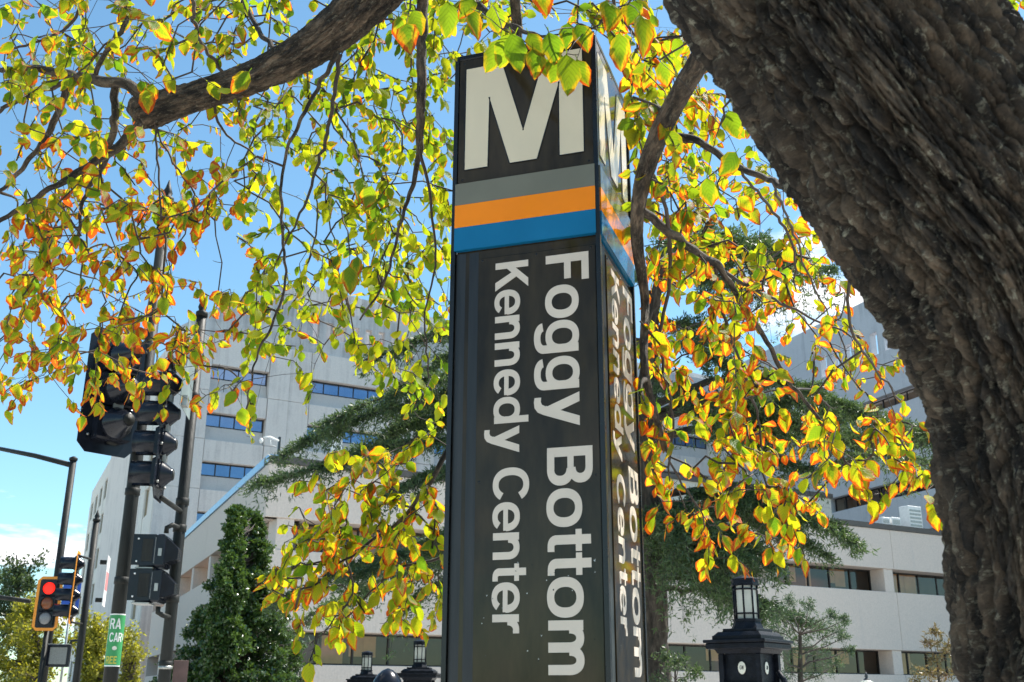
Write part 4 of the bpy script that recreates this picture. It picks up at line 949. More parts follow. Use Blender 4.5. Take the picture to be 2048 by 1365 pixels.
def cells(q, seed):
    """distance between the two nearest cell points and the nearest cell's own random number"""
    i = np.floor(q).astype(np.int64); f1 = np.full(len(q), 9.0); f2 = np.full(len(q), 9.0); idn = np.zeros(len(q))
    for a in (-1, 0, 1):
        for b in (-1, 0, 1):
            for c in (-1, 0, 1):
                n = ((i[:, 0] + a) * 374761393 + (i[:, 1] + b) * 668265263 + (i[:, 2] + c) * 1440662683 + seed * 977) & 0xffffffff
                n = ((n ^ (n >> 15)) * 2246822519) & 0xffffffff; n = ((n ^ (n >> 13)) * 3266489917) & 0xffffffff; n ^= n >> 16
                px_, py_, pz_ = (n & 1023) / 1023.0, ((n >> 10) & 1023) / 1023.0, ((n >> 20) & 1023) / 1023.0
                d = np.sqrt((i[:, 0] + a + px_ - q[:, 0]) ** 2 + (i[:, 1] + b + py_ - q[:, 1]) ** 2 + (i[:, 2] + c + pz_ - q[:, 2]) ** 2)
                closer = d < f1
                f2 = np.where(closer, f1, np.minimum(f2, d)); idn = np.where(closer, px_ * .5 + pz_ * .5, idn); f1 = np.where(closer, d, f1)
    return f2 - f1, idn
def bark_tube(name, path, nseg, nring, amp, fr_a, fr_l, mat, parent, seed=0, plates=None):
    """path rows x,y,z,r ; ridged furrows running along the stem are real relief"""
    S = spline(path, nring); C_, Rr = S[:, :3], np.maximum(S[:, 3], .004)
    T = np.gradient(C_, axis=0); T /= np.linalg.norm(T, axis=1)[:, None]
    L_ = np.r_[0, np.cumsum(np.linalg.norm(np.diff(C_, axis=0), axis=1))]
    t = norm(np.cross(T[0], (0.2, 1, .1))); V = np.zeros((nring, nseg, 3)); ang = np.arange(nseg) * 2 * math.pi / nseg
    ca, sa = np.cos(ang), np.sin(ang); tone = np.full((nring, nseg), .5)
    for k in range(nring):
        t = norm(t - T[k] * (t @ T[k])); b = np.cross(T[k], t)
        twist = .25 * L_[k]
        q = np.stack([np.cos(ang + twist) * fr_a, np.sin(ang + twist) * fr_a, np.full(nseg, L_[k] * fr_l)], 1)
        wob = vnoise(np.stack([ca * 1.6, sa * 1.6, np.full(nseg, L_[k] * 1.7)], 1), seed + 7) - .5
        wrp = (vnoise(q * np.array([.9, .9, 2.2]) + 11, seed + 3) - .5)
        qq = q + wrp[:, None] * np.array([1.0, 1.0, .9])
        r1 = 1 - np.abs(2 * vnoise(qq, seed) - 1); r2 = 1 - np.abs(2 * vnoise(qq * np.array([2.1, 2.1, 2.6]) + 5, seed + 1) - 1)
        fine = vnoise(q * np.array([6, 6, 16.0]), seed + 2); vf = vnoise(q * np.array([13, 13, 40.0]), seed + 9)
        dsp = amp * (-1.15 * np.clip(r1 - .55, 0, 1) / .45 + .45 * (1 - r2) + .38 * (fine - .5) + .22 * (vf - .5) + .15)
        if plates:
            pa_, pl_ = plates
            rw = np.stack([np.cos(ang + twist) * Rr[k] / pa_, np.sin(ang + twist) * Rr[k] / pa_, np.full(nseg, L_[k] / pl_)], 1)
            w1 = vnoise(rw * np.array([.55, .55, 1.6]) + 31, seed + 5) - .5; w2 = vnoise(rw * np.array([1.9, 1.9, 4.5]) + 17, seed + 6) - .5
            rw = rw + np.stack([w1 * 1.3 + w2 * .5, w2 * .5 - w1 * 1.3, w2 * .35], 1)
            gap, idn = cells(rw, seed)
            gap2, idn2 = cells(rw * np.array([2.3, 2.3, 2.0]) + 7, seed + 4)
            dsp = amp * (-.85 * np.exp(-(gap / .15)) - .25 * np.exp(-(gap2 / .14)) + .75 * (idn - .5) + .25 * (idn2 - .5) + .25 * (fine - .5) + .35 * (vf - .5) - 1.0 * np.clip(r1 - .72, 0, 1) / .28 + .4)
            tone[k] = .6 * idn + .4 * idn2
        rad = Rr[k] * (1 + (.05 if plates else .10) * wob) + dsp * min(1, Rr[k] / .12)
        V[k] = C_[k] + (np.outer(ca, t) + np.outer(sa, b)) * rad[:, None]
    idx = np.arange(nring * nseg).reshape(nring, nseg)
    F_ = np.stack([idx[:-1], np.roll(idx, -1, 1)[:-1], np.roll(idx, -1, 1)[1:], idx[1:]], -1).reshape(-1, 4)
    o = mesh_np(name, V.reshape(-1, 3), F_, mat, parent, not plates, {'tone': tone.ravel()})
    bk = np.stack([np.outer(Rr, np.cos(ang)), np.outer(Rr, np.sin(ang)), np.repeat(L_[:, None], nseg, 1)], -1).reshape(-1, 3) + seed * 1.7
    at = o.data.attributes.new('bk', 'FLOAT_VECTOR', 'POINT'); at.data.foreach_set('vector', bk.astype(np.float32).ravel())
    return o
def path_px(rows):
    return [list(P(x_, y_, d)) + [hw * d / FPX] for x_, y_, d, hw in rows]
foot = P(2128, 1365, 2.02)
trunk_rows = [[foot[0] + .06, foot[1], 0.0, .34], [foot[0] + .05, foot[1], .35, .26], [foot[0] + .02, foot[1], 1.0, .22]] + path_px([
    (2170, 1365, 2.02, 226), (2140, 1050, 2.03, 228), (2110, 800, 2.05, 236), (2035, 560, 2.07, 255), (1918, 384, 2.1, 260), (1788, 198, 2.13, 258), (1684, 48, 2.16, 254), (1560, -130, 2.2, 250), (1450, -330, 2.4, 225)])
bark_tube('trunk', trunk_rows, 680, 860, .031, 9.0, 2.0, M['bark'], tree, 3, (.0175, .17))
limbs = [
 [(1500, -260, 2.35, 150), (1330, -380, 2.9, 105), (1060, -300, 3.7, 70), (860, -130, 4.35, 54), (742, -5, 4.65, 47), (640, 82, 4.8, 40), (520, 150, 4.9, 33), (400, 190, 5.0, 30), (330, 212, 5.05, 32), (288, 226, 5.08, 36), (270, 240, 5.08, 24)],
 [(1500, -90, 2.6, 38), (1450, 20, 2.9, 29), (1408, 105, 3.15, 23), (1362, 185, 3.4, 21), (1318, 270, 3.6, 20), (1288, 355, 3.75, 18), (1275, 430, 3.9, 14), (1276, 500, 4.1, 12), (1290, 600, 4.3, 9), (1290, 740, 4.1, 8), (1330, 900, 4.3, 6)],
]
for i, l_ in enumerate(limbs):
    pp = path_px(l_); bark_tube('limb', pp, 150 if i == 0 else 90, 420 if i == 0 else 240, .012 if i == 0 else .008, 5.0, 8.0, M['limb'], tree, 20 + i, (.018, .10) if i == 0 else (.014, .08))
# pruned stub with fibres at the end of the left limb
BR = [  # px, py, distance, half width px
 [(330, 212, 5.06, 22), (285, 190, 5.05, 18), (250, 168, 5.05, 15), (207, 163, 5.1, 15), (148, 153, 5.2, 13), (45, 138, 5.3, 9), (-60, 145, 5.5, 7)],
 [(148, 158, 5.2, 9), (60, 192, 5.2, 8), (0, 222, 5.3, 6), (-80, 260, 5.4, 5)],
 [(300, 232, 5.06, 16), (275, 260, 5.05, 14), (190, 325, 5.0, 11), (100, 380, 4.95, 9), (0, 443, 4.9, 7), (-70, 500, 4.9, 5)],
 [(226, 160, 5.08, 11), (230, 185, 5.1, 11), (228, 255, 5.15, 10), (205, 330, 5.2, 8), (165, 405, 5.2, 6), (158, 480, 5.2, 5)],
 [(140, 165, 5.25, 10), (103, 255, 5.3, 9), (62, 317, 5.3, 8), (0, 385, 5.4, 6)],
 [(185, 160, 5.12, 8), (200, 125, 5.08, 8), (230, 80, 5.0, 8), (255, 40, 5.0, 8), (262, -40, 5.0, 9), (300, -180, 5.0, 12)],
 [(170, -20, 5.6, 6), (140, 50, 5.6, 5), (50, 92, 5.6, 4), (-30, 105, 5.6, 3)],
 [(375, -60, 4.9, 9), (385, 0, 4.9, 7), (395, 70, 4.9, 6), (440, 135, 4.93, 5.5), (462, 168, 4.95, 6)],
 [(675, 100, 4.75, 9), (640, 170, 4.75, 7), (599, 248, 4.75, 6), (568, 330, 4.8, 5), (563, 440, 4.8, 5), (569, 570, 4.8, 4), (540, 660, 4.8, 4), (513, 713, 4.8, 3.2), (492, 820, 4.8, 2)],
 [(680, 110, 4.8, 7), (654, 275, 4.9, 6), (630, 345, 4.9, 5), (600, 430, 4.9, 4), (580, 470, 4.9, 3)],
 [(848, -120, 4.6, 18), (846, 0, 4.6, 16), (844, 80, 4.6, 14), (842, 180, 4.6, 13), (840, 270, 4.65, 11), (828, 360, 4.7, 8), (800, 450, 4.7, 5), (770, 560, 4.8, 4), (720, 640, 4.8, 3)],
 [(838, 300, 4.65, 7), (862, 400, 4.7, 5), (870, 520, 4.75, 4), (850, 640, 4.8, 3), (860, 760, 4.8, 3)],
 [(900, -80, 4.3, 14), (945, -5, 4.2, 12), (985, 32, 4.1, 10), (1030, 55, 4.0, 8), (1090, 75, 3.9, 5)],
 [(1020, -120, 4.6, 16), (1035, 60, 4.85, 14), (1045, 300, 4.9, 13), (1020, 560, 4.9, 11), (960, 790, 4.85, 10), (893, 905, 4.8, 9), (850, 980, 4.75, 7), (800, 1040, 4.7, 6), (730, 1092, 4.65, 4.5), (660, 1140, 4.65, 3)],
 [(960, 1010, 4.9, 6), (890, 1108, 4.85, 5), (800, 1135, 4.8, 4), (745, 1180, 4.8, 3), (690, 1240, 4.8, 2)],
 [(690, 1112, 4.7, 4), (705, 1180, 4.7, 3), (670, 1240, 4.7, 2.5), (620, 1290, 4.7, 2)],
 [(1322, 265, 3.65, 15), (1395, 283, 3.6, 12), (1470, 328, 3.5, 11), (1540, 362, 3.35, 10), (1600, 388, 3.1, 11), (1700, 400, 2.6, 14)],
 [(1279, 418, 3.88, 12), (1335, 462, 4.0, 12), (1400, 510, 4.2, 11), (1434, 530, 4.3, 11), (1478, 596, 4.4, 9), (1530, 677, 4.5, 8), (1566, 743, 4.6, 7), (1640, 845, 4.7, 5), (1672, 890, 4.75, 4), (1720, 960, 4.8, 3)],
 [(1430, 535, 4.3, 7), (1442, 615, 4.4, 6), (1471, 699, 4.5, 5), (1504, 787, 4.6, 5), (1519, 853, 4.7, 4), (1525, 950, 4.7, 3), (1560, 1040, 4.75, 2.5)],
 [(1450, 545, 4.35, 6), (1530, 590, 4.5, 5), (1603, 626, 4.6, 4), (1700, 670, 4.7, 3)],
 [(1470, 330, 3.5, 5), (1566, 450, 3.9, 5), (1588, 509, 4.0, 4), (1592, 580, 4.1, 3)],
 [(1690, 420, 3.4, 7), (1699, 540, 3.7, 6), (1702, 650, 3.9, 5), (1742, 728, 4.1, 4), (1800, 800, 4.3, 3)],
 [(1292, 320, 3.68, 8), (1330, 420, 3.9, 7), (1340, 560, 4.2, 6), (1320, 700, 4.4, 5), (1345, 830, 4.5, 4), (1335, 960, 4.6, 3)],
 [(1545, 364, 3.34, 4), (1590, 470, 4.0, 4), (1620, 560, 4.4, 3), (1660, 640, 4.6, 3)],
 [(1290, 740, 4.1, 5), (1330, 900, 4.3, 4), (1390, 1010, 4.4, 3), (1420, 1050, 4.4, 2)],
 [(560, 120, 4.9, 8), (500, 30, 5.2, 8), (470, -80, 5.4, 10)],
 [(420, 185, 5.0, 6), (445, 260, 5.1, 4), (510, 310, 5.2, 3)],
 [(1200, -60, 4.0, 8), (1240, 30, 4.0, 6), (1300, 100, 4.0, 4)],
 [(300, 235, 5.05, 4), (350, 330, 5.0, 3), (400, 400, 5.0, 2)],
 [(310, 240, 5.05, 4), (320, 400, 5.0, 3), (330, 500, 5.0, 2.5), (320, 620, 5.0, 2)],
]
NP_, NR, NPAR = [], [], []            # growing twig graph: position, minimum radius, parent
for b in BR:
    S = spline(path_px(b), max(6, int(len(b) * 5)))
    S[:, :3] += (rng.normal(size=S[:, :3].shape) * .0035); S[:, 3] *= np.where(S[:, 3] > .022, .74, .62)
    prev = -1
    for row in S:
        NP_.append(row[:3]); NR.append(row[3]); NPAR.append(prev); prev = len(NP_) - 1
for l_ in limbs:                      # limbs can bear twigs too
    S = spline(path_px(l_), 60)
    for row in S[12:]: NP_.append(row[:3]); NR.append(-row[3]); NPAR.append(-1)

# how many leaves show in each 64 px square of the photograph
ROWS = [
 [(0, 640, 5), (640, 780, 3), (780, 910, 8), (910, 1190, 6), (1190, 1330, 5), (1990, 2048, 5)],
 [(0, 400, 5), (400, 560, 3), (560, 910, 8), (910, 960, 4), (1230, 1380, 5)],
 [(0, 250, 5), (250, 480, 3), (480, 910, 7), (1240, 1420, 6)],
 [(0, 220, 4), (220, 340, 3), (340, 460, 2), (460, 905, 7), (1250, 1470, 6)],
 [(0, 290, 5), (290, 520, 4), (520, 905, 6.5), (1260, 1520, 5)],
 [(0, 180, 6), (180, 520, 6), (520, 640, 4), (640, 905, 5.5), (1260, 1440, 5), (1440, 1560, 3)],
 [(0, 420, 7), (420, 560, 4), (560, 640, 2), (640, 905, 6), (1265, 1420, 6), (1420, 1620, 3)],
 [(0, 400, 8), (400, 480, 1), (480, 600, 2), (600, 905, 6.5), (1265, 1410, 6), (1410, 1560, 2.5), (1560, 1680, 3)],
 [(0, 350, 7.5), (350, 480, .6), (480, 905, 6), (1270, 1460, 7), (1460, 1690, 3)],
 [(0, 340, 6), (400, 720, 5), (720, 905, 6.5), (1275, 1510, 7), (1510, 1750, 3)],
 [(0, 380, 7), (380, 700, 5), (700, 900, 5.5), (1275, 1510, 6.5), (1510, 1810, 3.5)],
 [(0, 380, 6), (400, 660, 3), (700, 900, 4.5), (1280, 1510, 6), (1510, 1830, 4)],
 [(0, 60, 2), (130, 340, 3), (380, 500, 1.6), (600, 640, 1), (800, 900, 5), (1280, 1610, 6.5), (1610, 1850, 5)],
 [(460, 520, 1.5), (820, 900, 4), (1280, 1510, 6.5), (1510, 1870, 7)],
 [(590, 700, 4), (700, 895, 5.5), (1285, 1885, 7)],
 [(590, 895, 6.5), (1285, 1720, 6), (1720, 1885, 3.5)],
 [(560, 895, 7), (1290, 1490, 5), (1490, 1640, 3), (1690, 1720, .8), (1850, 1885, 2)],
 [(545, 895, 6.5), (1295, 1430, 3), (1490, 1620, 3.4)],
 [(525, 895, 5)], [(570, 885, 4)], [(590, 640, 2), (700, 760, 1)],
]
targets = []                          # sprig: position, autumn, leaf length
def depth_at(x_, y_):
    if x_ < 480: return 5.05 + rng.normal() * .5
    if x_ < 910:
        if y_ > 870: return 4.75 + rng.normal() * .22
        return 5.25 + abs(rng.normal()) * .9 - .25
    if x_ < 1200: return 4.7 + rng.random() * .8
    return 4.75 + rng.normal() * .45
def aut_at(x_, y_):
    a = -.10
    if x_ < 480: a = .0 + .26 * min(1, max(0, (y_ - 150) / 350))
    elif x_ < 910: a = -.22 if y_ < 870 else .06
    elif x_ > 1200: a = .06 + .18 * min(1, max(0, (y_ - 300) / 350))
    return a
for ri, row in enumerate(ROWS):
    for x0, x1, d in row:
        nsp = rng.poisson(d * (x1 - x0) / 64 * .60 * (1.25 if x0 < 900 and ri >= 14 else (.82 if x0 > 1200 and ri >= 11 else (1.15 if x0 > 1200 and ri < 9 else .88))))
        for _ in range(nsp):
            x_, y_ = rng.uniform(x0, x1), 64 * ri + rng.uniform(0, 64)
            targets.append((P(x_, y_, depth_at(x_, y_)), aut_at(x_, y_), True))
for ri, row in enumerate(ROWS):
    for x0, x1, d in row:
        if ri > 13 or (x0 > 1200 and ri > 11): continue
        for _ in range(rng.poisson(d * (x1 - x0) / 64 * (.46 if 460 <= x0 < 910 else (.36 if x0 < 460 else (.85 if ri < 9 else .36))))):
            x_, y_ = rng.uniform(x0, x1), 64 * ri + rng.uniform(0, 64)
            targets.append((P(x_, y_, 6.0 + abs(rng.normal()) * 1.3), aut_at(x_, y_) + .02, True))
for _ in range(240):                  # unseen crown over and behind the camera, added against sky reflections on the pylon
    targets.append((np.array([rng.uniform(-5, 5), rng.uniform(-6, 2.2), rng.uniform(4.6, 7.2)]), 0, False))
for _ in range(280):                  # the rest of the crown, above and beside the picture
    x_, y_ = rng.uniform(-700, 1900), rng.uniform(-900, -10)
    targets.append((P(x_, y_, 4.2 + rng.random() * 2.0), -.1, False))
for _ in range(50):
    x_, y_ = rng.uniform(-600, -5), rng.uniform(0, 700)
    targets.append((P(x_, y_, 5 + rng.normal() * .5), 0, False))
for _ in range(16):
    x_, y_ = rng.uniform(2050, 3200), rng.uniform(-200, 900)
    targets.append((P(x_, y_, 3.6 + rng.random() * 2), .02, False))
pos = np.array([t[0] for t in targets])
base_n = np.array(NP_)
d0 = np.array([np.min(np.linalg.norm(base_n - p_, axis=1)) for p_ in pos])
buf = np.zeros((90000, 3)); nb = len(NP_); buf[:nb] = base_n
leaves = []                           # attach point, direction, normal, length, aut, in view
for ti in np.argsort(d0):
    p_, aut, inview = targets[ti]
    if not inview and d0[ti] > 1.6 and rng.random() < .5: continue
    dd = np.linalg.norm(buf[:nb] - p_ + np.array([0, 0, -.05]), axis=1); j = int(np.argmin(dd)); a = buf[j].copy(); dist = np.linalg.norm(p_ - a)
    k = max(2, int(dist / .10)); side = rng.normal(size=3) * .10 * dist; sag = .12 * dist
    prev = j; pts = []
    for s_ in np.linspace(1 / k, 1, k):
        q = a + (p_ - a) * s_ + side * math.sin(math.pi * s_) + np.array([0, 0, 1.0]) * sag * math.sin(math.pi * s_) + rng.normal(size=3) * .009
        NP_.append(q); NR.append(.0011); NPAR.append(prev); buf[nb] = q; prev = nb; nb += 1; pts.append(q)
    tdir = norm(pts[-1] - (pts[-2] if k > 1 else a))
    nl = rng.integers(3, 6)
    for m in range(nl):
        s_ = 1 - .16 * m if k > 2 else 1 - .05 * m
        q = pts[-1] - tdir * (.035 * m) + rng.normal(size=3) * .006
        sdv = norm(np.cross(tdir, rng.normal(size=3)))
        dr = norm(.45 * tdir + .55 * sdv * (1 if m else .2) + np.array([0, 0, -.75]) + rng.normal(size=3) * .28)
        nm = rng.normal(size=3) + norm(CAM - q) * .55 + np.array([0, 0, .45]); nm = norm(nm - dr * (nm @ dr))
        leaves.append((q, dr, nm, rng.uniform(.046, .096), aut + .04 + rng.normal() * .24, inview))
        NP_.append(q + dr * .012); NR.append(.0007); NPAR.append(prev); buf[nb] = NP_[-1]; nb += 1
# the near sprays in front of the pylon and over it, leaf by leaf: px, py of the leaf's middle, distance, length px, tip angle (0 down, + to the right), autumn
NEAR = [(985, 112, 3.15, 74, -25, -.1), (1012, 100, 3.1, 76, -30, -.2), (1034, 104, 3.05, 78, 18, -.2), (1068, 128, 3.1, 62, 6, .22), (1072, 92, 3.12, 62, 30, .2), (1104, 97, 3.05, 66, 12, -.05),
        (1112, 138, 3.1, 62, -20, -.12), (1136, 150, 3.0, 84, 4, -.1), (1166, 148, 3.08, 64, 22, .16), (1166, 78, 3.15, 62, 25, .22), (1132, 72, 3.2, 52, -12, -.1), (1092, 140, 3.15, 50, 14, -.1),
        (1214, 42, 2.9, 82, 0, .2), (1243, 104, 2.85, 78, 6, .22), (1290, 70, 2.75, 88, 14, .14), (1262, 30, 3.0, 60, -20, .1), (1085, 2, 2.9, 74, 10, .3), (1330, 150, 3.0, 56, 20, .2), (1466, 250, 2.8, 60, 16, .0), (1455, 330, 2.8, 62, -35, .05), (1420, 385, 2.8, 60, 12, .12),
        (818, 82, 3.4, 70, 8, .55), (800, 62, 3.5, 60, 5, .6), (838, 52, 3.5, 66, 20, .1), (893, 40, 3.5, 74, -4, -.15), (950, 48, 3.5, 66, 20, .2), (935, 20, 3.5, 56, -30, .1), (992, 40, 3.4, 60, 14, -.1), (296, 205, 4.6, 56, 8, .36), (300, 190, 4.65, 46, -14, .3), (288, 180, 4.7, 40, 20, .2), (480, 165, 4.4, 56, -40, .2),
        (722, 385, 4.0, 60, -6, .12), (735, 395, 3.95, 50, -20, .1), (700, 560, 4.0, 56, 4, .25), (714, 535, 4.05, 44, -4, .3), (430, 805, 4.4, 40, -12, -.05), (462, 800, 4.4, 38, -30, -.2), (486, 838, 4.4, 46, 4, .05), (614, 765, 4.4, 44, -30, .05)]
NEARSTEM = [(1180, 60, 3.2), (1005, 60, 3.15), (1250, 10, 2.95), (1050, -30, 3.1), (820, 20, 3.5), (900, -20, 3.5), (296, 170, 4.7), (725, 350, 4.05), (700, 510, 4.1), (455, 770, 4.45), (1440, 250, 2.8)]
for px, py, d, ln, an_, au in NEAR:
    t_ = math.radians(an_); ix, iy = math.sin(t_), math.cos(t_)
    dr = norm(RT * ix - UP * iy + FW * rng.normal() * .25)
    q = P(px - ix * ln * .5, py - iy * ln * .5, d); L_ = ln * d / FPX
    nm = -FW + RT * rng.normal() * .3 + UP * (.25 + rng.normal() * .25); nm = norm(nm - dr * (nm @ dr))
    leaves.append((q, dr, nm, L_ * 1.04, au, True))
    st = min(NEARSTEM, key=lambda s_: (s_[0] - px) ** 2 + (s_[1] - py) ** 2); s3 = P(*st)
    NP_.append(s3); NR.append(.0016); NPAR.append(-1); i0 = len(NP_) - 1
    for s_ in (.33, .66, 1.0): NP_.append(s3 + (q - s3) * s_ + np.array([0, 0, .012 * math.sin(3.1 * s_)])); NR.append(.0012); NPAR.append(len(NP_) - 2)
for a, b in (((1250, 10, 2.95), (1180, 60, 3.2)), ((1180, 60, 3.2), (1085, 72, 3.2)), ((1085, 72, 3.2), (1005, 60, 3.15)), ((1330, -60, 2.7), (1250, 10, 2.95)), ((1050, -30, 3.1), (1120, -160, 3.2)), ((820, 20, 3.5), (850, -120, 3.6)), ((900, -20, 3.5), (870, -120, 3.6)), ((1440, 250, 2.8), (1470, 170, 2.7)), ((725, 350, 4.05), (690, 230, 4.4)), ((700, 510, 4.1), (680, 400, 4.3)), ((1320, 120, 3.0), (1420, 60, 2.8))):
    A_, B_ = P(*a), P(*b); NP_.append(A_); NR.append(.003); NPAR.append(-1)
    for s_ in np.linspace(.2, 1, 5): NP_.append(A_ + (B_ - A_) * s_ + rng.normal(size=3) * .006); NR.append(.003); NPAR.append(len(NP_) - 2)
# buds and spurs
N0 = len(NP_)
for j in range(N0):
    if NPAR[j] >= 0 and 0 < NR[j] < .004 and rng.random() < .30:
        q = np.array(NP_[j]); dr = norm(rng.normal(size=3)); prev = j
        for s_ in (.02, .035): NP_.append(q + dr * s_ + rng.normal(size=3) * .003); NR.append(.0014 if s_ > .03 else .0009); NPAR.append(prev); prev = len(NP_) - 1
# pipe model for the radii, then one tube per chain
NN = len(NP_); NPa = np.array(NP_); rad2 = np.zeros(NN); Rm = np.array(NR)
kids = [[] for _ in range(NN)]
for j in range(NN - 1, -1, -1):
    r_own = max(abs(Rm[j]), (rad2[j]) ** (1 / 2.6) if rad2[j] > 0 else 0)
    r_own = min(r_own, .0048) if abs(Rm[j]) < .0048 else abs(Rm[j])
    Rm[j] = r_own * (1 if Rm[j] >= 0 else -1)
    if NPAR[j] >= 0: rad2[NPAR[j]] += r_own ** 2.6; kids[NPAR[j]].append(j)
tv, tf = [], []
def tube_np(pts, rr, seg):
    global tv, tf
    n = len(pts); t = None
    pts = np.array(pts); T = np.gradient(pts, axis=0) if n > 2 else np.repeat((pts[1] - pts[0])[None], n, 0)
    T /= np.maximum(np.linalg.norm(T, axis=1), 1e-6)[:, None]; V = np.zeros((n, seg, 3)); ang = np.arange(seg) * 2 * math.pi / seg
    for k in range(n):
        if t is None: t = np.cross(T[0], (.31, .2, .9)); t = norm(t)
        t = norm(t - T[k] * (t @ T[k])); b = np.cross(T[k], t)
        V[k] = pts[k] + (np.outer(np.cos(ang), t) + np.outer(np.sin(ang), b)) * rr[k]
    tv.append(V.reshape(-1, 3)); idx = np.arange(n * seg).reshape(n, seg) + tube_np.n; tube_np.n += n * seg
    tf.append(np.stack([idx[:-1], np.roll(idx, -1, 1)[:-1], np.roll(idx, -1, 1)[1:], idx[1:]], -1).reshape(-1, 4))
tube_np.n = 0
done = np.zeros(NN, bool); thick_chains = 0
starts = [j for j in range(NN) if NPAR[j] < 0]
stack = [(j, -1) for j in starts]
while stack:
    j, par_ = stack.pop()
    ch = [par_, j] if par_ >= 0 else [j]; done[j] = True
    c = j
    while kids[c]:
        ks = sorted(kids[c], key=lambda q: -abs(Rm[q]))
        nx = ks[0]
        for o_ in ks[1:]: stack.append((o_, c))
        ch.append(nx); done[nx] = True; c = nx
    if len(ch) < 2 or Rm[ch[-1]] < 0: continue
    rr = [abs(Rm[q]) for q in ch]
    if par_ >= 0: rr[0] = min(rr[0], rr[1] * 1.15)
    rr[-1] *= .7
    big = max(rr) > .012
    if big:
        bark_tube('branch', [list(NPa[q]) + [r_] for q, r_ in zip(ch, rr)], 20, len(ch) * 3, .0035, 2.4, 14.0, M['limb'], tree, 40 + thick_chains); thick_chains += 1
    else: tube_np([NPa[q] for q in ch], rr, 6 if max(rr) > .004 else 4)
tw = mesh_np('twigs', np.concatenate(tv), np.concatenate(tf), M['twig'], tree, True); tw['kind'] = 'stuff'

# leaf blades: toothed rim, folded midrib, curled
def leaf_blade(seed, rows=7):
    r = np.random.default_rng(seed)
    fold, curl, twist, wav = r.uniform(.05, .34), r.uniform(-.22, .38), r.normal() * .25, r.uniform(.0, .05)
    asym = r.normal() * .04; wmax = r.uniform(.56, .72) * .5
    V, U = [], []; t_s = np.linspace(0, 1, rows)
    for i, t in enumerate(t_s):
        w = wmax * (math.sin(math.pi * min(1, t ** .82)) ** .72) * (1 - .28 * t ** 3) if 0 < t < 1 else 0.0
        tooth = .07 if i % 2 else -.04
        z0 = -curl * t * t
        for s_ in (-1, -.5, 0, .5, 1):
            ww = w + (tooth * w if abs(s_) == 1 else 0)
            xx = s_ * ww + asym * math.sin(math.pi * t); tt = t + (.03 if abs(s_) == 1 and 0 < t < 1 else 0)
            zz = z0 + fold * abs(s_) * w + wav * math.sin(9 * t + 2 * s_) * abs(s_) + twist * s_ * w * t
            V.append((xx, tt, zz)); U.append((s_, t))
    F_ = []
    for i in range(rows - 1):
        for k in range(4):
            a = i * 5 + k; F_.append((a, a + 1, a + 6, a + 5))
    # stalk
    b = len(V); V += [(-.012, -.16, .03), (.012, -.16, .03), (.012, .02, 0), (-.012, .02, 0)]; U += [(0, 0)] * 4; F_.append((b, b + 1, b + 2, b + 3))
    V = np.array(V); V[:, 1] *= .96
    return V, np.array(F_), np.array(U)
BLADES = [leaf_blade(100 + i) for i in range(14)]
def apparent(l):
    v = l[0] + l[1] * l[3] * .5 - CAM; z = v @ FW; px, py = 1024 + FPX * (v @ RT) / z, 682.5 - FPX * (v @ UP) / z
    ok = l[5] and -10 < px < 2058 and -10 < py < 1375
    return (l[3] / z) * (abs(l[2] @ norm(v)) + .3) if ok else 0
order = sorted(range(len(leaves)), key=lambda i: -apparent(leaves[i]))
singles = set(order[:300])
AUTS = [-.2, -.06, .06, .18, .34]
shared = {}
for i in order[:300]:
    q, dr, nm, L_, au, _v = leaves[i]
    ai = int(np.argmin([abs(au - a) for a in AUTS])); bi = i % 12; nearby = i >= len(leaves) - len(NEAR); key = (bi, ai, nearby)
    if key not in shared:
        V, F_, U = BLADES[bi]
        o = mesh_np('leaf', V, F_, M['leaf'], None, True, {'rnd': np.full(len(V), (bi * .37 + ai * .21) % 1.0 * (.3 if nearby else 1)), 'aut': np.full(len(V), AUTS[ai])}, U)  # leaves by the pylon take darker green, standing in for part shade
        shared[key] = o.data; bpy.data.objects.remove(o)
    o = bpy.data.objects.new('leaf', shared[key]); COL.objects.link(o); o.parent = tree
    sx = norm(np.cross(dr, nm)); org = q - wloc(tree)
    o.matrix_local = Matrix(((sx[0] * L_, dr[0] * L_, nm[0] * L_, org[0]), (sx[1] * L_, dr[1] * L_, nm[1] * L_, org[1]), (sx[2] * L_, dr[2] * L_, nm[2] * L_, org[2]), (0, 0, 0, 1)))
VV, FF, UU, RR, AA = [], [], [], [], []; n0 = 0
for i, (q, dr, nm, L_, au, _v) in enumerate(leaves):
    if i in singles: continue
    V, F_, U = BLADES[i % 14]; sx = norm(np.cross(dr, nm))
    VV.append(q + (V[:, :1] * sx + V[:, 1:2] * dr + V[:, 2:3] * nm) * L_); FF.append(F_ + n0); UU.append(U); n0 += len(V)
    RR.append(np.full(len(V), rng.random())); AA.append(np.full(len(V), au))
fo = mesh_np('foliage', np.concatenate(VV), np.concatenate(FF), M['leaf'], tree, True, {'rnd': np.concatenate(RR), 'aut': np.concatenate(AA)}, np.concatenate(UU)); fo['kind'] = 'stuff'
print('leaves', len(leaves), 'nodes', NN)

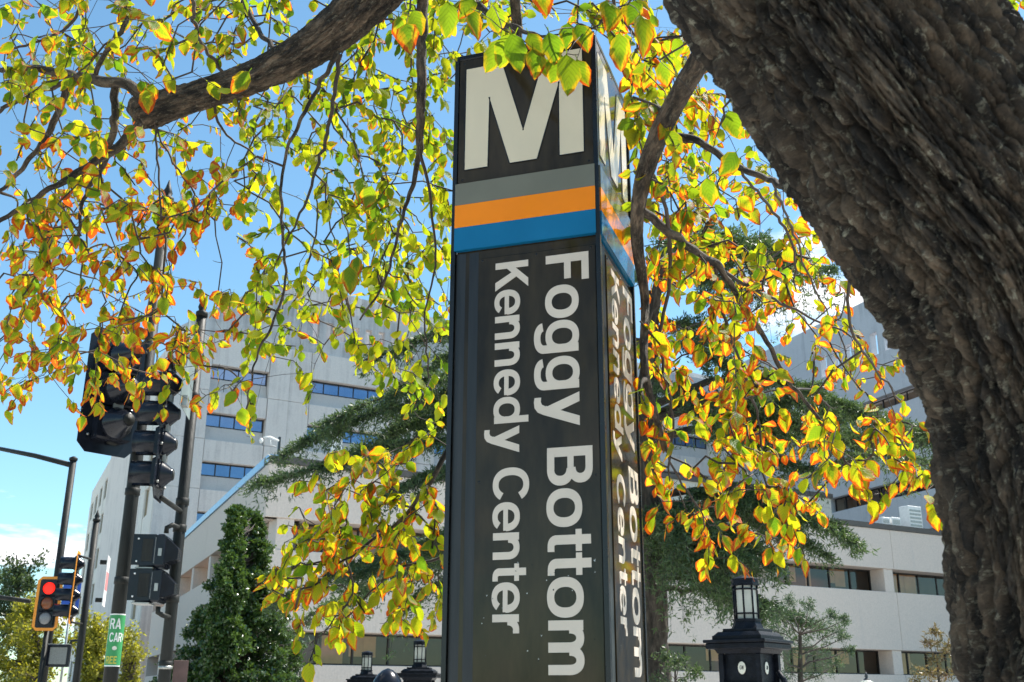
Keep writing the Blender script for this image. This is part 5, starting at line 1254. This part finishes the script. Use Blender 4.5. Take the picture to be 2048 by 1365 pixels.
# ------------------------------------------------------------------ other vegetation
def cards(name, Pn, D, Nn, L_, Wd, mat, parent, rnd):
    """thin pointed blades: 2 triangles each, bent at the middle"""
    S_ = np.cross(D, Nn); S_ /= np.maximum(np.linalg.norm(S_, axis=1), 1e-6)[:, None]
    L_ = np.asarray(L_)[:, None]; Wd = np.asarray(Wd)[:, None]
    a = Pn; b = Pn + D * L_ * .5 + S_ * Wd * .5 + Nn * L_ * .06; c = Pn + D * L_; d = Pn + D * L_ * .5 - S_ * Wd * .5 + Nn * L_ * .06
    V = np.stack([a, b, c, d], 1).reshape(-1, 3); n = len(Pn)
    F_ = np.arange(n * 4).reshape(n, 4)
    o = mesh_np(name, V, F_, mat, parent, False, {'rnd': np.repeat(rnd, 4)}); o['kind'] = 'stuff'
    return o
def unit(n, bias=None):
    v = rng.normal(size=(n, 3))
    if bias is not None: v = v + np.asarray(bias)
    return v / np.maximum(np.linalg.norm(v, axis=1), 1e-6)[:, None]

# cedar: tiered boughs that carry flat sprays with hanging fringes
CD = 17.0
cfoot = P(1312, 1365, CD); cfoot[2] = 0
cedar = empty('cedar_tree', cfoot, 'tall blue-green cedar with tiered hanging boughs behind the station pylon', 'tree')
ctr = [[cfoot[0], cfoot[1], 0, .34]] + path_px([(1312, 1365, CD, 30), (1306, 1180, CD, 27), (1300, 980, CD, 23), (1296, 800, CD, 19), (1305, 640, CD, 13), (1325, 520, CD, 6)])
bark_tube('trunk', ctr, 60, 120, .03, 3.4, 3.0, M['cedarbark'], cedar, 60)
BO = [  # end px, end py, distance at end, start py, spread (m), hang (m), density
 (515, 968, 15.5, 930, .55, .35, 1.0), (560, 905, 16.5, 860, .7, .4, 1.0), (640, 850, 16.0, 800, .7, .4, 1.1), (725, 724, 17.5, 690, .55, .35, .9), (700, 910, 17.5, 830, .9, .5, 1.1), (760, 1000, 15.5, 960, .8, .5, 1.0),
 (545, 1200, 16.0, 1060, .6, .35, .9), (600, 1240, 17.2, 1090, .7, .5, 1.0), (690, 1160, 15.3, 1040, .8, .6, 1.0), (790, 1220, 17.0, 1110, .8, .7, 1.0),
 (800, 840, 18.5, 780, .9, .5, 1.0), (820, 760, 18.5, 720, .8, .5, .9), (860, 1080, 18, 1000, .9, .6, 1.0),
 (1660, 545, 17.8, 560, .75, .75, 1.2), (1590, 516, 16.4, 530, .8, .8, 1.1), (1480, 510, 18.5, 520, .9, .7, 1.0), (1400, 500, 15.8, 520, .7, .6, 1.0), (1250, 560, 17, 560, .7, .6, .8), (1560, 610, 18.6, 590, .6, .7, .7),
 (1500, 760, 16.2, 690, .8, .35, 1.0), (1460, 700, 18.2, 660, .7, .4, .9), (1420, 840, 15.6, 780, .8, .4, 1.0), (1560, 880, 17.6, 800, .8, .5, .9), (1200, 800, 16, 760, .8, .4, .8),
 (1880, 880, 17.4, 840, .8, .75, 1.1), (1790, 850, 16.2, 810, .8, .6, 1.0), (1700, 900, 18.4, 830, .9, .7, 1.0), (1850, 930, 18.8, 880, .7, .6, .8), (1620, 950, 17.0, 880, .7, .6, .8),
 (1700, 1072, 16.6, 1000, .55, .22, 1.0), (1716, 1090, 15.6, 1020, .5, .25, 1.0), (1650, 1112, 17.2, 1030, .6, .3, 1.0), (1600, 1060, 16.0, 980, .7, .3, 1.0), (1560, 1130, 15.2, 1050, .7, .4, 1.1),
 (1480, 1110, 15.0, 1050, .9, 1.0, 1.5), (1420, 1090, 15.6, 1040, .9, 1.2, 1.6), (1370, 1060, 14.9, 1030, .9, 1.3, 1.6), (1450, 1170, 16.2, 1090, .9, .7, 1.3), (1350, 1140, 16.5, 1080, .8, .9, 1.3),
 (1560, 1230, 15.6, 1160, .6, .4, 1.0), (1640, 1260, 16.4, 1180, .55, .4, .9)]
NPs, NDs, NNs, NRn = [], [], [], []; cbr = []
for (ex, ey, ed, sy, spr, hang, den) in BO:
    e = P(ex, ey, ed); tt = np.clip((1365 - sy) / 845, 0, 1); s0 = P(1312 - 14 * tt, sy, CD)
    n = 16; L_ = np.linalg.norm(e - s0); side0 = norm(np.cross(e - s0, (0, 0, 1)))
    bow = rng.uniform(.05, .16) * L_
    pts = [s0 + (e - s0) * s_ + np.array([0, 0, 1]) * bow * math.sin(math.pi * s_) + side0 * math.sin(2.2 * s_ * math.pi) * .12 + rng.normal(size=3) * .03 for s_ in np.linspace(0, 1, n)]
    bark_tube('bough', [list(p_) + [max(.008, .075 * (1 - .9 * i / (n - 1)) * min(1, L_ / 4))] for i, p_ in enumerate(pts)], 8, n * 2, .004, 2, 5, M['cedarbark'], cedar, 70)
    pts = np.array(pts)
    nsub = int(40 * L_ * den * (1.3 if ex > 1300 else 1.0))
    for k in range(nsub):
        s_ = rng.uniform(.22, 1.0) ** .85; f = s_ * (n - 1); i = min(int(f), n - 2); b0 = pts[i] + (pts[i + 1] - pts[i]) * (f - i)
        fw = norm(pts[i + 1] - pts[i]); sgn = rng.choice((-1, 1)); ln = spr * rng.uniform(.35, 1.1) * (1.15 - .75 * s_)
        d_ = norm(fw * rng.uniform(.3, 1.0) + side0 * sgn * rng.uniform(.3, 1) + np.array([0, 0, rng.uniform(-.1, .25)]))
        m = max(3, int(ln / .05)); u_ = np.linspace(0, 1, m)[:, None]
        hg = hang * rng.uniform(.15, 1.0) if rng.random() < .6 else .08
        q = b0 + d_ * ln * u_ - np.array([0, 0, 1]) * hg * u_ ** 2.2 + rng.normal(size=(m, 3)) * .012
        if k % 3 == 0: cbr.append((q, ln))
        rep = 7; qq = np.repeat(q, rep, 0) + rng.normal(size=(m * rep, 3)) * .022
        tg = norm(d_ * ln - np.array([0, 0, hg]))
        NPs.append(qq); NDs.append(unit(m * rep, tg * .9 + np.array([0, 0, .25]))); NNs.append(unit(m * rep, (0, 0, .8)))
        NRn.append(np.clip(rng.random(m * rep) * .5 + rng.random() * .6 - .1, 0, 1))
Pn = np.concatenate(NPs); Dn = np.concatenate(NDs); Nn = np.concatenate(NNs); Rn = np.concatenate(NRn)
cards('foliage', Pn, Dn, Nn, rng.uniform(.06, .12, len(Pn)), rng.uniform(.014, .026, len(Pn)), M['cedar'], cedar, Rn)
tv, tf = [], []; tube_np.n = 0
for q, ln in cbr: tube_np(list(q), list(np.linspace(.007, .003, len(q))), 3)
mesh_np('branchlets', np.concatenate(tv), np.concatenate(tf), M['cedarbark'], cedar, True)['kind'] = 'stuff'
print('cedar blades', len(Pn))

def clump_tree(name, foot, label, group, trunk_pts, clumps, per, leaf_l, leaf_w, mat, barkm='cedarbark', up=.2, cat='tree', grow=1.0):
    """clumps: centre xyz, radius; every clump sits on a limb that springs from the stem"""
    t = empty(name, foot, label, cat, group)
    bark_tube('trunk', trunk_pts, 24, 60, .012, 3, 4, M[barkm], t, 90)
    tp = np.array(trunk_pts); st = spline(trunk_pts, 30)
    A, D_, N_, R_ = [], [], [], []; global_tv = []
    vs, fs = [], []
    global tv, tf
    tv, tf = [], []; tube_np.n = 0
    for c in clumps:
        c0, r = np.array(c[:3]), c[3]
        j = int(np.argmin(np.linalg.norm(st[:, :3] - (c0 - np.array([0, 0, .35 * np.linalg.norm(c0[:2] - st[0, :2])])), axis=1)))
        a = st[j, :3]; mid = (a + c0) / 2 + rng.normal(size=3) * .06 * np.linalg.norm(c0 - a)
        r0 = min(st[j, 3] * .5, .018 + .008 * np.linalg.norm(c0 - a)); tube_np([a, (a + mid) / 2 + rng.normal(size=3) * .02, mid, (mid + c0) / 2, c0], [r0, r0 * .8, r0 * .6, r0 * .42, r0 * .25], 5)
        nsp = max(5, int(9 * grow))
        tone = rng.random()
        for k in range(nsp):
            e = c0 + unit(1)[0] * r * rng.uniform(.45, 1.0) * np.array([1, 1, .75])
            tube_np([c0, (c0 + e) / 2 + rng.normal(size=3) * r * .06, e], [r0 * .22, r0 * .15, r0 * .08], 3)
            m = max(4, int(per / nsp)); u_ = rng.uniform(.25, 1.05, m)[:, None]
            q = c0 + (e - c0) * u_ + rng.normal(size=(m, 3)) * r * .13
            A.append(q); D_.append(unit(m, norm(e - c0) * .8)); N_.append(unit(m, (0, 0, up + .6))); R_.append(np.clip(rng.random(m) * .6 + tone * .5 - .05, 0, 1))
    A = np.concatenate(A); D_ = np.concatenate(D_); N_ = np.concatenate(N_); R_ = np.concatenate(R_)
    cards('foliage', A, D_, N_, rng.uniform(*leaf_l, len(A)), rng.uniform(*leaf_w, len(A)), M[mat], t, R_)
    mesh_np('branches', np.concatenate(tv), np.concatenate(tf), M['twig'], t, True)['kind'] = 'stuff'
    return t

# conical holly before the low wing
HD = 22.0; hf = P(470, 1365, HD); hf[2] = 0
htop = P(478, 1012, HD)
hcl = []
for k in range(560):
    s_ = rng.random() ** .85; z = htop[2] * (1 - s_) ** 1.0
    zz = htop[2] - (htop[2] - .4) * s_
    rmax = .08 + 1.75 * min(1, s_ * 1.02) ** 1.0
    if s_ < .42: rmax *= (.55 + .75 * abs(math.sin(s_ * 26)))
    a = rng.uniform(0, 2 * math.pi); rr = rmax * math.sqrt(rng.random()) * 1.05
    hcl.append((hf[0] + (htop[0] - hf[0]) * (1 - s_) + rr * math.cos(a), hf[1] + rr * math.sin(a), zz + .12 * rr, .16 + .14 * s_))
hcl.append((htop[0], htop[1], htop[2] - .05, .10))
for k in range(150): hcl.append((htop[0] + (hf[0] - htop[0]) * k / 240 + rng.normal() * (.03 + .14 * k / 150), htop[1] + rng.normal() * .15 - .1 - .25 * k / 150, htop[2] - .1 - (htop[2] - .4) * .62 * k / 150, .10 + .16 * k / 150))
clump_tree('holly_tree', hf, 'dense conical dark green holly below the low wing, left of centre', None, [[hf[0], hf[1], 0, .11], [hf[0], hf[1], 2.5, .08], [htop[0], htop[1], htop[2] - .1, .012]], hcl, 230, (.06, .10), (.036, .056), 'holly')

# small feathery tree and shrubs on the right
fd_ = 13.0; ff = P(1605, 1365, fd_); ff[2] = 0
cl = [(*P(x_, y_, fd_ + rng.normal() * .25), r) for x_, y_, r in ((1560, 1225, .22), (1600, 1235, .22), (1640, 1250, .22), (1675, 1265, .18), (1690, 1275, .13), (1600, 1290, .26), (1640, 1310, .26), (1560, 1310, .24), (1670, 1330, .2), (1585, 1345, .26), (1625, 1350, .22), (1545, 1262, .2), (1575, 1200, .15), (1618, 1210, .14), (1660, 1232, .12), (1690, 1240, .10), (1550, 1355, .24), (1700, 1300, .1))]
clump_tree('feathery_tree', ff, 'small feathery blue-green tree right of the large lantern pillar', None, [[ff[0], ff[1], 0, .06], [ff[0] - .05, ff[1], 1.2, .045], [*P(1600, 1270, fd_), .02]], cl, 340, (.03, .06), (.006, .011), 'feather')
sd_ = 11.0; sf = P(1872, 1365, sd_); sf[2] = 0
cl = [(*P(x_, y_, sd_ + rng.normal() * .2), r) for x_, y_, r in ((1870, 1265, .09), (1885, 1290, .1), (1858, 1285, .08), (1875, 1320, .14), (1850, 1345, .14), (1890, 1345, .16), (1830, 1362, .12), (1905, 1300, .15), (1910, 1340, .2), (1868, 1365, .18))]
clump_tree('red_tipped_shrub', sf, 'leafy shrub with reddish tips at the foot of the leaning trunk', None, [[sf[0], sf[1], 0, .03], [sf[0], sf[1], .9, .022], [*P(1875, 1330, sd_), .01]], cl, 110, (.04, .07), (.010, .018), 'shrub', cat='shrub')
bf = P(1350, 1365, 12.5); bf[2] = 0
cl = [(*P(x_, y_, 12.5 + rng.normal() * .3), r) for x_, y_, r in ((1345, 1335, .22), (1330, 1310, .14), (1375, 1350, .2), (1320, 1360, .22), (1395, 1345, .12), (1360, 1320, .13))]
clump_tree('dark_shrub', bf, 'dark leafy shrub at the cedar trunk, between the station pylon and lantern pillar', None, [[bf[0], bf[1], 0, .04], [bf[0], bf[1], .9, .03], [*P(1350, 1340, 12.5), .01]], cl, 200, (.03, .055), (.014, .022), 'greentree', cat='shrub')

# street trees on the far left
def far_tree(px, d, ptop, wpx, n, label, mat, leaf):
    f_ = P(px, 1365, d); f_[2] = 0; top = P(px, ptop, d); k = d / FPX
    cl = []
    for _ in range(n):
        s_ = rng.random(); x_ = px + rng.normal() * wpx * .42 * (1 - .45 * s_); y_ = ptop + 20 + (1385 - ptop) * (1 - s_) * .95 * rng.uniform(.75, 1)
        lim = wpx * (.35 + .65 * min(1, (y_ - ptop) / 120))
        x_ = px + np.clip(x_ - px, -lim, lim)
        cl.append((*P(x_, y_, d + rng.normal() * wpx * k * .5), rng.uniform(.5, 1.0) * d / 45))
    return clump_tree('street_tree', f_, label, 'street trees across the road', [[f_[0], f_[1], 0, .22], [f_[0], f_[1], 2.5, .18], [top[0], top[1], top[2] - .8, .03]], cl, 190, leaf, (leaf[0] * .5, leaf[1] * .55), mat)
far_tree(38, 52, 1078, 75, 46, 'taller dull green tree at the left edge below the clouds', 'greentree', (.14, .24))
far_tree(70, 40, 1165, 95, 46, 'yellow-green street tree behind the red traffic light', 'sunlit_yellow', (.10, .19))
far_tree(195, 34, 1215, 48, 34, 'small yellow-lit tree between the thick pole and far signals', 'sunlit_yellow', (.09, .16))
far_tree(-110, 44, 1150, 110, 30, 'yellow-green street tree cut off by the left edge', 'sunlit_yellow', (.12, .2))
far_tree(255, 30, 1255, 36, 16, 'low yellow-lit tree peeping out right of the thick pole', 'sunlit_yellow', (.07, .13))
